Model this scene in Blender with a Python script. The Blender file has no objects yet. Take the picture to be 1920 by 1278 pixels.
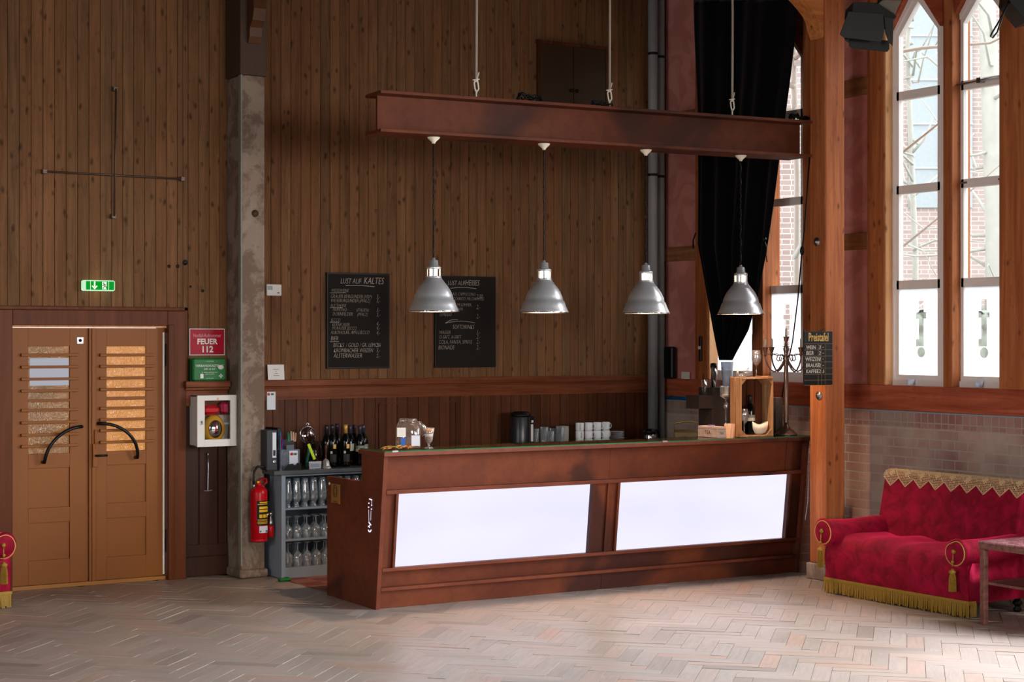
import bpy, math, random
from mathutils import Vector, Matrix
random.seed(7)
PI = math.pi
sc = bpy.context.scene
COL = sc.collection

# ------------------------------------------------------------------ camera
H = 1.90; F = 3200.0; HY = 637.0
A = math.radians(31.97); SA, CA = math.sin(A), math.cos(A)
cam = bpy.data.cameras.new('camera'); cam.sensor_width = 36.0
cam.lens = 36.0 * F / 1920.0; cam.shift_y = (HY - 639.0) / 1920.0 * -1.0 * -1.0
cam.clip_end = 300
camo = bpy.data.objects.new('camera', cam); COL.objects.link(camo)
camo.location = (0, 0, H); camo.rotation_euler = (PI / 2, 0, -A)
sc.camera = camo

# ------------------------------------------------------------------ world, lights, exposure
w = bpy.data.worlds.new('overcast_sky'); sc.world = w; w.use_nodes = True
bg = w.node_tree.nodes['Background']; bg.inputs[0].default_value = (0.93, 0.97, 1.0, 1); bg.inputs[1].default_value = 4.1
vs = sc.view_settings
vs.view_transform = 'Standard'; vs.look = 'None'; vs.gamma = 1.0; vs.use_curve_mapping = False
vs.exposure = 0.0
sc.cycles.use_denoising = True
sc.cycles.max_bounces = 8; sc.cycles.transparent_max_bounces = 24
sc.cycles.sample_clamp_indirect = 6.0
sc.cycles.caustics_reflective = False; sc.cycles.caustics_refractive = False

def area(name, loc, rot, sx, sy, power, col=(1, 1, 1), spread=PI):
    l = bpy.data.lights.new(name, 'AREA'); l.shape = 'RECTANGLE'; l.size = sx; l.size_y = sy
    l.energy = power; l.color = col; l.spread = spread
    o = bpy.data.objects.new(name, l); COL.objects.link(o); o.location = loc; o.rotation_euler = rot
    return o
# area lights: daylight of unseen right-wall windows; left and rear ones added as fill
RW = [(6.55, 1.30), (4.25, 1.30), (1.95, 1.30), (-0.35, 1.30)]
for (yy, ww), pw_ in zip(RW, (370, 210, 80, 50)):
    area('window_daylight', (9.79, yy, 2.65), (0, PI / 2 - math.radians(20), 0), 2.2, ww, pw_, (0.96, 0.97, 1.0), 2.3)
for yy in (3.0, 6.5):
    area('window_daylight', (-3.9, yy, 2.5), (0, -(PI / 2 - math.radians(12)), 0), 1.9, 1.3, 66, (1.0, 0.96, 0.90), 1.7)
for xx in (0.2, 4.2, 7.4):
    area('window_daylight', (xx, -4.9, 2.6), (PI / 2 - math.radians(9), 0, 0), 1.4, 1.7, 38, (1.0, 0.94, 0.86), 0.80)
sun = bpy.data.lights.new('bright_sky_side', 'SUN'); sun.energy = 3.2; sun.angle = math.radians(50); sun.color = (0.95, 0.97, 1.0)
suno = bpy.data.objects.new('bright_sky_side', sun); COL.objects.link(suno); suno.rotation_euler = Vector((1.0, -0.15, 0.85)).to_track_quat('Z', 'Y').to_euler()

# ------------------------------------------------------------------ picture -> place helpers (points on real planes)
def ray(px, py):
    u = (px - 960.0) / F; v = (HY - py) / F
    return (SA + CA * u, CA - SA * u, v)
def onY(px, py, Y):
    d = ray(px, py); t = Y / d[1]; return Vector((d[0] * t, Y, H + d[2] * t))
def onX(px, py, X):
    d = ray(px, py); t = X / d[0]; return Vector((X, d[1] * t, H + d[2] * t))
def onZ(px, py, Z):
    d = ray(px, py); t = (Z - H) / d[2]; return Vector((d[0] * t, d[1] * t, Z))
def atD(px, py, D):
    d = ray(px, py); return Vector((d[0] * D, d[1] * D, H + d[2] * D))

def lin(c):
    if isinstance(c, str):
        c = c.lstrip('#'); c = [int(c[i:i + 2], 16) / 255 for i in (0, 2, 4)]
    return tuple((x / 12.92 if x <= 0.04045 else ((x + 0.055) / 1.055) ** 2.4) for x in c) + (1.0,)

# ------------------------------------------------------------------ materials
class NT:
    def __init__(s, name):
        s.m = bpy.data.materials.new(name); s.m.use_nodes = True
        s.t = s.m.node_tree; s.t.nodes.clear()
        s.out = s.n('ShaderNodeOutputMaterial')
    def n(s, typ, **kw):
        nd = s.t.nodes.new(typ)
        for k, v in kw.items():
            if k.startswith('i_'):
                nd.inputs[int(k[2:])].default_value = v
            else:
                setattr(nd, k, v)
        return nd
    def l(s, a, b):
        s.t.links.new(a, b)
    def math(s, op, a, b=None, c=None, clamp=False):
        nd = s.n('ShaderNodeMath', operation=op, use_clamp=clamp)
        for i, x in enumerate((a, b, c)):
            if x is None: continue
            if isinstance(x, (int, float)): nd.inputs[i].default_value = x
            else: s.l(x, nd.inputs[i])
        return nd.outputs[0]
    def mix(s, f, a, b, mode='MIX'):
        nd = s.n('ShaderNodeMix', data_type='RGBA', blend_type=mode)
        for k, x in ((0, f), (6, a), (7, b)):
            if isinstance(x, (int, float)): nd.inputs[k].default_value = x
            elif isinstance(x, tuple): nd.inputs[k].default_value = x
            else: s.l(x, nd.inputs[k])
        return nd.outputs[2]
    def co(s, kind='Object'):
        return s.n('ShaderNodeTexCoord').outputs[kind]
    def map(s, v, scale=(1, 1, 1), loc=(0, 0, 0), rot=(0, 0, 0)):
        nd = s.n('ShaderNodeMapping'); s.l(v, nd.inputs[0])
        nd.inputs['Scale'].default_value = scale; nd.inputs['Location'].default_value = loc; nd.inputs['Rotation'].default_value = rot
        return nd.outputs[0]
    def noise(s, v, scale=5, detail=4, rough=.55, out=0, dist=0):
        nd = s.n('ShaderNodeTexNoise'); s.l(v, nd.inputs['Vector'])
        nd.inputs['Scale'].default_value = scale; nd.inputs['Detail'].default_value = detail
        nd.inputs['Roughness'].default_value = rough; nd.inputs['Distortion'].default_value = dist
        return nd.outputs[out]
    def ramp(s, f, a, b, ca=(0, 0, 0, 1), cb=(1, 1, 1, 1)):
        nd = s.n('ShaderNodeValToRGB'); s.l(f, nd.inputs[0])
        e = nd.color_ramp.elements; e[0].position = a; e[1].position = b; e[0].color = ca; e[1].color = cb
        return nd.outputs[0]
    def bsdf(s, col=None, rough=.6, metal=0.0, bump=None, bs=.3, bd=.01, **kw):
        b = s.n('ShaderNodeBsdfPrincipled')
        if col is not None:
            if isinstance(col, tuple): b.inputs['Base Color'].default_value = col
            else: s.l(col, b.inputs['Base Color'])
        if isinstance(rough, (int, float)): b.inputs['Roughness'].default_value = rough
        else: s.l(rough, b.inputs['Roughness'])
        b.inputs['Metallic'].default_value = metal
        for k, v in kw.items():
            k = k.replace('_', ' ')
            if isinstance(v, (int, float, tuple)): b.inputs[k].default_value = v
            else: s.l(v, b.inputs[k])
        if bump is not None:
            bn = s.n('ShaderNodeBump'); bn.inputs['Strength'].default_value = bs; bn.inputs['Distance'].default_value = bd
            s.l(bump, bn.inputs['Height']); s.l(bn.outputs[0], b.inputs['Normal'])
        s.l(b.outputs[0], s.out.inputs[0])
        return b

def plain(name, col, rough=.5, metal=0.0, var=.12, scale=8, bs=.1, **kw):
    kw.setdefault('Specular_IOR_Level', .25 if not metal else .5)
    t = NT(name); c = lin(col); v = t.co()
    f = t.noise(v, scale, 4)
    d = tuple(x * (1 - var) for x in c[:3]) + (1,); e = tuple(min(1, x * (1 + var)) for x in c[:3]) + (1,)
    t.bsdf(t.mix(f, d, e), rough, metal, bump=f if bs else None, bs=bs, bd=.003, **kw)
    return t.m

def wood(name, ca, cb, axis='Z', board=None, knots=0.0, rough=.65, dirt=.35, scale=1.0, spec=.12, tone=.35, boardaxis='X'):
    t = NT(name); v = t.co()
    sep = t.n('ShaderNodeSeparateXYZ'); t.l(v, sep.inputs[0])
    vec = v
    if board:
        idx = t.math('FLOOR', t.math('DIVIDE', sep.outputs[boardaxis], board))
        wn = t.n('ShaderNodeTexWhiteNoise', noise_dimensions='1D'); t.l(idx, wn.inputs['W'])
        cmb = t.n('ShaderNodeCombineXYZ'); o = t.math('MULTIPLY', wn.outputs[0], 37.0)
        for i in range(3): t.l(o, cmb.inputs[i])
        va = t.n('ShaderNodeVectorMath', operation='ADD'); t.l(v, va.inputs[0]); t.l(cmb.outputs[0], va.inputs[1]); vec = va.outputs[0]
    s1 = {'X': (0.7, 14, 14), 'Y': (14, 0.7, 14), 'Z': (14, 14, 0.7)}[axis]
    s1 = tuple(x * scale for x in s1)
    g = t.noise(t.map(vec, s1), 2.2, 6, .62, dist=.6)
    g2 = t.ramp(g, .32, .68)
    col = t.mix(g2, lin(ca), lin(cb))
    if board:
        br = t.math('MULTIPLY_ADD', wn.outputs[0], tone * 2, 1 - tone)
        wn2 = t.n('ShaderNodeTexWhiteNoise', noise_dimensions='1D'); t.l(t.math('ADD', idx, 91.3), wn2.inputs['W'])
        col = t.mix(t.math('MULTIPLY', wn2.outputs[0], .35), col, (lin(cb)[0] * 1.15, lin(cb)[1] * .8, lin(cb)[2] * .6, 1))
        m = t.n('ShaderNodeVectorMath', operation='SCALE'); t.l(col, m.inputs[0]); t.l(br, m.inputs['Scale']); col = m.outputs[0]
    if dirt:
        dn = t.noise(t.map(vec, (3, 3, 1.6)), 1.6, 5, .7)
        col = t.mix(t.math('MULTIPLY', t.ramp(dn, .45, .8), dirt), col, tuple(x * .35 for x in lin(ca)[:3]) + (1,))
    if knots:
        ks = {'X': (5.0, 13, 13), 'Y': (13, 5.0, 13), 'Z': (13, 13, 6.5)}[axis]
        vo = t.n('ShaderNodeTexVoronoi', feature='F1'); vo.inputs['Scale'].default_value = 1.0
        nz = t.noise(vec, 9, 2, .5, out=1)
        wv = t.n('ShaderNodeVectorMath', operation='MULTIPLY_ADD'); t.l(nz, wv.inputs[0]); wv.inputs[1].default_value = (.5, .5, .5)
        t.l(t.map(vec, ks), wv.inputs[2]); t.l(wv.outputs[0], vo.inputs['Vector'])
        k = t.ramp(vo.outputs['Distance'], .05, .25, (1, 1, 1, 1), (0, 0, 0, 1))
        sp = t.n('ShaderNodeSeparateColor'); t.l(vo.outputs['Color'], sp.inputs[0])
        k = t.math('MULTIPLY', k, t.math('GREATER_THAN', sp.outputs[0], 1 - knots))
        halo = t.ramp(t.noise(t.map(vec, {'X': (1.6, 7, 7), 'Y': (7, 1.6, 7), 'Z': (7, 7, 1.6)}[axis]), 2.6, 5, .75, dist=1.8), .55, .72)
        col = t.mix(t.math('MULTIPLY', halo, .45), col, tuple(x * .4 for x in lin(ca)[:3]) + (1,))
        col = t.mix(t.math('MULTIPLY', k, .8), col, tuple(x * .22 for x in lin(ca)[:3]) + (1,))
    b = t.bsdf(col, rough, bump=g, bs=.18, bd=.004)
    b.inputs['Specular IOR Level'].default_value = spec
    return t.m

def rusty(name, ca='#7a3d26', cb='#5a2a1c', cc='#321618', seed=0, rough=.45):
    t = NT(name); v = t.map(t.co(), loc=(seed, seed * .7, 0))
    f = t.noise(v, 1.6, 6, .6, dist=.5); g = t.noise(v, 14, 5, .7); h = t.noise(v, 0.9, 3, .5, dist=1.0)
    col = t.mix(t.ramp(f, .35, .65), lin(ca), lin(cb))
    col = t.mix(t.math('MULTIPLY', t.ramp(h, .56, .66), .75), col, lin(cc))
    col = t.mix(t.math('MULTIPLY', t.ramp(g, .45, .75), .35), col, lin(cc))
    t.bsdf(col, t.math('MULTIPLY_ADD', g, .25, rough - .1), bump=g, bs=.12, bd=.003, Specular_IOR_Level=.22)
    return t.m

def glass(name, tint=(1, 1, 1, 1), ior=1.45, rough=.02, base=0.02, dens=0.0, dcol=(.8, .8, .8, 1)):
    t = NT(name)
    tr = t.n('ShaderNodeBsdfTransparent'); tr.inputs[0].default_value = tint
    gl = t.n('ShaderNodeBsdfGlossy'); gl.inputs['Roughness'].default_value = rough
    lw = t.n('ShaderNodeLayerWeight'); lw.inputs[0].default_value = .35
    f = t.math('ADD', t.math('MULTIPLY', t.math('POWER', lw.outputs[1], 2.2), .85), base, clamp=True)
    mx = t.n('ShaderNodeMixShader'); t.l(f, mx.inputs[0]); t.l(tr.outputs[0], mx.inputs[1]); t.l(gl.outputs[0], mx.inputs[2])
    last = mx.outputs[0]
    if dens:
        df = t.n('ShaderNodeBsdfDiffuse'); df.inputs[0].default_value = dcol
        m2 = t.n('ShaderNodeMixShader'); m2.inputs[0].default_value = dens; t.l(last, m2.inputs[1]); t.l(df.outputs[0], m2.inputs[2]); last = m2.outputs[0]
    t.l(last, t.out.inputs[0])
    return t.m

def emit(name, col, strength, var=None):
    t = NT(name); e = t.n('ShaderNodeEmission'); e.inputs[0].default_value = lin(col); e.inputs[1].default_value = strength
    t.l(e.outputs[0], t.out.inputs[0]); return t.m

def bricks(name, uaxis='Y', c1='#8f7a70', c2='#a08a80', c3='#6d4a44', mortar='#8a8078', bw=.25, rh=.075, ms=.006, soldier=False, patches=True, rough=.85, cw='#a59c90'):
    t = NT(name); v = t.co(); sep = t.n('ShaderNodeSeparateXYZ'); t.l(v, sep.inputs[0])
    cmb = t.n('ShaderNodeCombineXYZ'); t.l(sep.outputs[uaxis], cmb.inputs[0]); t.l(sep.outputs['Z'], cmb.inputs[1])
    b = t.n('ShaderNodeTexBrick'); t.l(cmb.outputs[0], b.inputs[0])
    b.inputs['Scale'].default_value = 1.0; b.inputs['Brick Width'].default_value = bw; b.inputs['Row Height'].default_value = rh
    b.inputs['Mortar Size'].default_value = ms; b.inputs['Mortar Smooth'].default_value = .3; b.inputs['Bias'].default_value = 0.0
    b.inputs['Color1'].default_value = lin(c1); b.inputs['Color2'].default_value = lin(c2); b.inputs['Mortar'].default_value = lin(mortar)
    b.offset = 0.0 if soldier else .5; b.offset_frequency = 2; b.squash = .52 if not soldier else 1; b.squash_frequency = 2
    col = b.outputs[0]
    n1 = t.noise(v, 1.7, 4, .6); n2 = t.noise(v, 18, 5, .7)
    if patches:
        col = t.mix(t.math('MULTIPLY', t.ramp(n1, .42, .6), .75), col, t.mix(b.outputs[1], lin(c3), lin(mortar)))
        n3 = t.noise(t.map(v, loc=(5, 3, 1)), 1.3, 3, .6)
        col = t.mix(t.math('MULTIPLY', t.ramp(n3, .45, .62), .6), col, lin(cw))
    col = t.mix(t.math('MULTIPLY', n2, .35), col, tuple(x * .5 for x in lin(c1)[:3]) + (1,))
    hgt = t.math('ADD', t.math('MULTIPLY', b.outputs[1], -1.0), t.math('MULTIPLY', n2, .4))
    t.bsdf(col, rough, bump=hgt, bs=.5, bd=.006)
    return t.m

M = {}
M['plank'] = wood('wall_planks', '#573f29', '#7c5b3e', board=.09, knots=.97, rough=.7, dirt=.3, tone=.14, spec=.12)
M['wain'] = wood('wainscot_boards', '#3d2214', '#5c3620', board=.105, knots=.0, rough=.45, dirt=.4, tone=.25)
M['wain_dark'] = wood('dark_boards', '#2a1710', '#38211a', board=.16, rough=.4, dirt=.3, tone=.1)
M['rail'] = wood('rail_wood', '#5a2c18', '#7d4628', axis='X', rough=.4, dirt=.3)
M['doorframe'] = wood('painted_frame', '#4e240e', '#643418', rough=.35, dirt=.2, scale=.6)
M['door'] = plain('ochre_paint', '#7e460a', .42, var=.10, scale=3)
M['timber'] = wood('pine_timber', '#8c4a28', '#b67044', axis='Z', knots=.35, rough=.55, dirt=.15, scale=.6)
M['timber_h'] = wood('pine_beam', '#8a3e26', '#b86448', axis='Y', knots=.2, rough=.55, dirt=.25, scale=.6)
M['timber_x'] = wood('pine_beam_cross', '#a4602e', '#d08a52', axis='X', knots=.35, rough=.55, dirt=.1, scale=.6)
M['timber_light'] = wood('pale_timber', '#b98459', '#cf9c70', axis='Z', knots=.3, rough=.55, dirt=.1, scale=.6)
M['old_wood'] = wood('old_nogging', '#7a4a2e', '#a2714c', axis='Y', knots=.0, rough=.7, dirt=.5, scale=.6)
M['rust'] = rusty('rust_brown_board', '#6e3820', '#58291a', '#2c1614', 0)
M['rust_lit'] = rusty('rust_brown_edge', '#743c28', '#5e2e1e', '#341a18', 3)  # lighter copy of the rust brown, lit look put into the colour
M['rust_beam'] = rusty('rust_beam', '#643015', '#50240f', '#2c130c', 8, .6)
M['white_paint'] = plain('white_window_paint', '#ece6e2', .35, var=.04)
M['ceil'] = wood('ceiling_boards', '#2c1d12', '#3a281a', board=.12, rough=.7)
M['brick'] = bricks('brick_interior', c1='#b89c8e', c2='#a5857a', c3='#86584f', mortar='#aca094', cw='#beb2a4')
M['brick_s'] = bricks('brick_soldier', bw=.072, rh=.25, soldier=True, c1='#96685f', c2='#b08a80', c3='#7c5048', mortar='#a89a8e')
M['ebrick'] = bricks('brick_exterior', uaxis='X', c1='#9c8680', c2='#b09c96', c3='#a08a88', mortar='#d0cac6', patches=False, bw=.26, rh=.085, ms=.009)
M['velvet'] = None
def _velvet():
    t = NT('red_velvet'); v = t.co(); n1 = t.noise(v, 9, 5, .65, dist=.6); n2 = t.noise(v, 60, 3, .6)
    col = t.mix(t.ramp(n1, .35, .7), lin('#6c041a'), lin('#a00834'))
    t.bsdf(col, .75, bump=n2, bs=.25, bd=.002, Sheen_Weight=.6, Sheen_Roughness=.35, Sheen_Tint=lin('#ff3a6a'), Specular_IOR_Level=.15)
    return t.m
M['velvet'] = _velvet()
def _pink():
    t = NT('pink_plaster'); v = t.co(); n1 = t.noise(v, 2.6, 3, .5, dist=1.6); n2 = t.noise(v, 30, 3)
    col = t.mix(t.ramp(n1, .44, .56), lin('#c07a70'), lin('#d08c82'))
    t.bsdf(col, .7, bump=n2, bs=.1, bd=.003); return t.m
M['pink'] = _pink()
def _conc():
    t = NT('worn_plaster'); v = t.co(); n1 = t.noise(v, 3.2, 7, .72, dist=.4); n2 = t.noise(t.map(v, (1, 1, .5)), 6, 6, .7); n3 = t.noise(v, 1.1, 2)
    col = t.mix(t.ramp(n1, .46, .54), lin('#6e5b4d'), lin('#8b7b6c'))
    col = t.mix(t.math('MULTIPLY', t.ramp(n2, .55, .62), .6), col, lin('#96897b'))
    col = t.mix(t.math('MULTIPLY', t.ramp(n3, .55, .75), .5), col, lin('#7a5a46'))
    t.bsdf(col, .85, bump=n1, bs=.5, bd=.006); return t.m
M['concrete'] = _conc()
M['capital'] = plain('painted_capital', '#4a382c', .6, var=.15)
M['corbel'] = plain('brown_painted_corbel', '#54361f', .4, var=.3, scale=14)
M['gold'] = plain('gold_fringe', '#8f6f26', .6, var=.35, scale=60)
M['cordpink'] = plain('gold_cord', '#b8904e', .5, var=.2)
M['black'] = plain('black_plastic', '#0f0f10', .4, var=.2)
M['blackcloth'] = plain('black_cloth', '#07070b', .9, var=.2, Specular_IOR_Level=.08, Sheen_Weight=.08)
M['steel'] = plain('brushed_steel', '#a9a9ab', .32, 1.0, var=.08)
M['alu'] = plain('spun_aluminium', '#ccd0d4', .32, .7, var=.03, scale=3, bs=0)
M['chrome'] = plain('chrome', '#cfcfd0', .12, 1.0, var=.03, bs=0)
M['grey_paint'] = plain('grey_cabinet_paint', '#8795a2', .45, var=.05)
M['worktop'] = plain('dark_grey_worktop', '#4e5254', .4, var=.25, scale=12)
M['pipe'] = plain('grey_pipe', '#8c9092', .4, var=.08)
M['red'] = plain('red_paint', '#b40a18', .28, var=.05)
M['white'] = plain('white_ceramic', '#eef1f4', .2, var=.03)
M['card'] = plain('white_card', '#d9d6d2', .6, var=.03)
M['paper'] = plain('white_paper', '#d5d9e2', .7, var=.03)
M['slate'] = plain('slate', '#171311', .8, var=.15, scale=5)
M['slate_edge'] = plain('slate_frame', '#0d0c0c', .4, var=.1)
M['chalk'] = plain('chalk', '#b8b0a4', .9, var=.25, scale=70)
M['chalk_gold'] = plain('gold_lettering', '#c9a35a', .6, var=.25, scale=60)
M['chalk_white'] = plain('white_chalk', '#d6cfc4', .9, var=.25, scale=70)
M['lace'] = plain('crochet_lace', '#c9ac84', .8, var=.15, scale=50)
M['tablewood'] = wood('table_wood', '#5a3a34', '#80564c', axis='X', rough=.4, dirt=.2)
def _marble():
    t = NT('red_marble'); v = t.co(); n = t.noise(v, 14, 6, .7, dist=1.5)
    t.bsdf(t.mix(t.ramp(n, .4, .62), lin('#6b3a40'), lin('#a07a7c')), .25); return t.m
M['marble'] = _marble()
M['glass'] = glass('clear_glass', base=.12, dens=.10, dcol=(.95, .85, .78, 1))
M['glass_green'] = glass('green_edge_glass', (.75, .95, .82, 1), base=.06)
M['pane'] = glass('window_glass', base=.02)
M['frost'] = glass('frosted_glass', (.9, .94, 1, 1), rough=.35, base=.1, dens=.45, dcol=(.8, .86, .95, 1))
M['greenedge'] = plain('green_glass_edge', '#1f6a44', .2, var=.3)
M['bottle'] = plain('dark_bottle_glass', '#0a0c0a', .08, var=.2, bs=0)
M['bottle_cap'] = plain('dark_foil', '#23242b', .35, .3)
M['bottle_cap2'] = plain('grey_foil', '#4b4450', .35, .5)
M['label_w'] = plain('cream_label', '#c6c3b0', .6)
M['label_g'] = plain('golden_label', '#d8a85c', .5)
M['crate'] = wood('crate_wood', '#946844', '#b88e68', axis='Z', knots=.3, rough=.6, dirt=.25, scale=.8)
M['teabox'] = wood('limed_box_wood', '#a08a80', '#bca79c', axis='X', rough=.6, dirt=.1)
M['candle'] = plain('wax', '#e6dccb', .5, var=.03, Subsurface_Weight=.2)
M['antique'] = plain('antique_silver', '#8d7668', .28, .9, var=.2, scale=20)
M['green'] = plain('green_plastic', '#1d6b33', .35)
M['fred'] = plain('red_film', '#a00d28', .2, var=.1)
M['txtwhite'] = plain('white_print', '#dfdcdc', .6, var=.02)
M['txtpink'] = plain('pale_print', '#c98a94', .6, var=.02)
M['txtdark'] = plain('dark_print', '#3a2c28', .6, var=.02)
M['yellow'] = plain('yellow_print', '#e0b21a', .5, var=.05)
M['brass'] = plain('brass_plate', '#b08a48', .35, .5, var=.1)
M['bulb'] = emit('glowing_bulb', '#ffd9a8', 14)
def _panel():
    t = NT('lit_acrylic'); v = t.co(); n = t.noise(t.map(v, (.6, 1, 1.6)), 1.6, 2, .4)
    c = t.mix(n, lin('#dad8fa'), lin('#f4f2ff'))
    e = t.n('ShaderNodeEmission'); t.l(c, e.inputs[0]); e.inputs[1].default_value = 1.12; t.l(e.outputs[0], t.out.inputs[0]); return t.m
M['panel'] = _panel()
M['glowwhite'] = emit('glowing_cutout', '#efe6ff', 1.4)
M['amber'] = None
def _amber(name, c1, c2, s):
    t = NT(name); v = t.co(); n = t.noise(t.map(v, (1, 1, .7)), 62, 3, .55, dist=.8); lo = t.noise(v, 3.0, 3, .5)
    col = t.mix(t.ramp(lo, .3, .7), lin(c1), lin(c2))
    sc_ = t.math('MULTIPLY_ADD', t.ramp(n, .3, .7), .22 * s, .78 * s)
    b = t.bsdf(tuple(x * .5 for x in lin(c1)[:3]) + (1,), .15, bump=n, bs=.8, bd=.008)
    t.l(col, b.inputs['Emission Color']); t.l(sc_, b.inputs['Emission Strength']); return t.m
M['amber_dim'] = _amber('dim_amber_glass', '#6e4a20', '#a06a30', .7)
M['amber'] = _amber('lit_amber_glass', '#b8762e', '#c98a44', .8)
def _floor():
    t = NT('parquet_blocks')
    at = t.n('ShaderNodeAttribute', attribute_name='tone'); uv = t.n('ShaderNodeUVMap', uv_map='grain')
    g = t.noise(t.map(uv.outputs[0], (2.2, 22, 1)), 1.6, 6, .65, dist=.4); v = t.co(); big = t.noise(v, .45, 4, .55); mid = t.noise(v, 2.2, 5, .7)
    cr = t.n('ShaderNodeValToRGB'); t.l(at.outputs['Fac'], cr.inputs[0]); e = cr.color_ramp.elements
    e[0].color = lin('#827870'); e[1].color = lin('#b6aea8'); e.new(.5).color = lin('#9e958e'); e.new(.95).color = lin('#a4887a'); e[0].position = 0
    col = t.mix(t.math('MULTIPLY', t.ramp(g, .3, .75), .42), cr.outputs[0], lin('#74685c'))
    col = t.mix(t.math('MULTIPLY', t.ramp(mid, .5, .8), .4), col, lin('#7c7068'))
    col = t.mix(t.math('MULTIPLY', t.ramp(big, .5, .7), .35), col, lin('#bdb2ae'))
    t.bsdf(col, t.math('MULTIPLY_ADD', g, .22, .24), bump=g, bs=.12, bd=.002, Specular_IOR_Level=.5); return t.m
M['floor'] = _floor()
M['floorgap'] = plain('floor_gap_dark', '#2c241e', .8)
def _tiles():
    t = NT('red_floor_tiles'); v = t.co(); ch = t.n('ShaderNodeTexChecker'); t.l(t.map(v, rot=(0, 0, 0)), ch.inputs[0]); ch.inputs['Scale'].default_value = 5.5
    ch.inputs[1].default_value = lin('#7a3a2e'); ch.inputs[2].default_value = lin('#96604c')
    t.bsdf(t.mix(t.math('MULTIPLY', t.noise(v, 9), .3), ch.outputs[0], lin('#4a3028')), .5); return t.m
M['tiles'] = _tiles()

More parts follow.
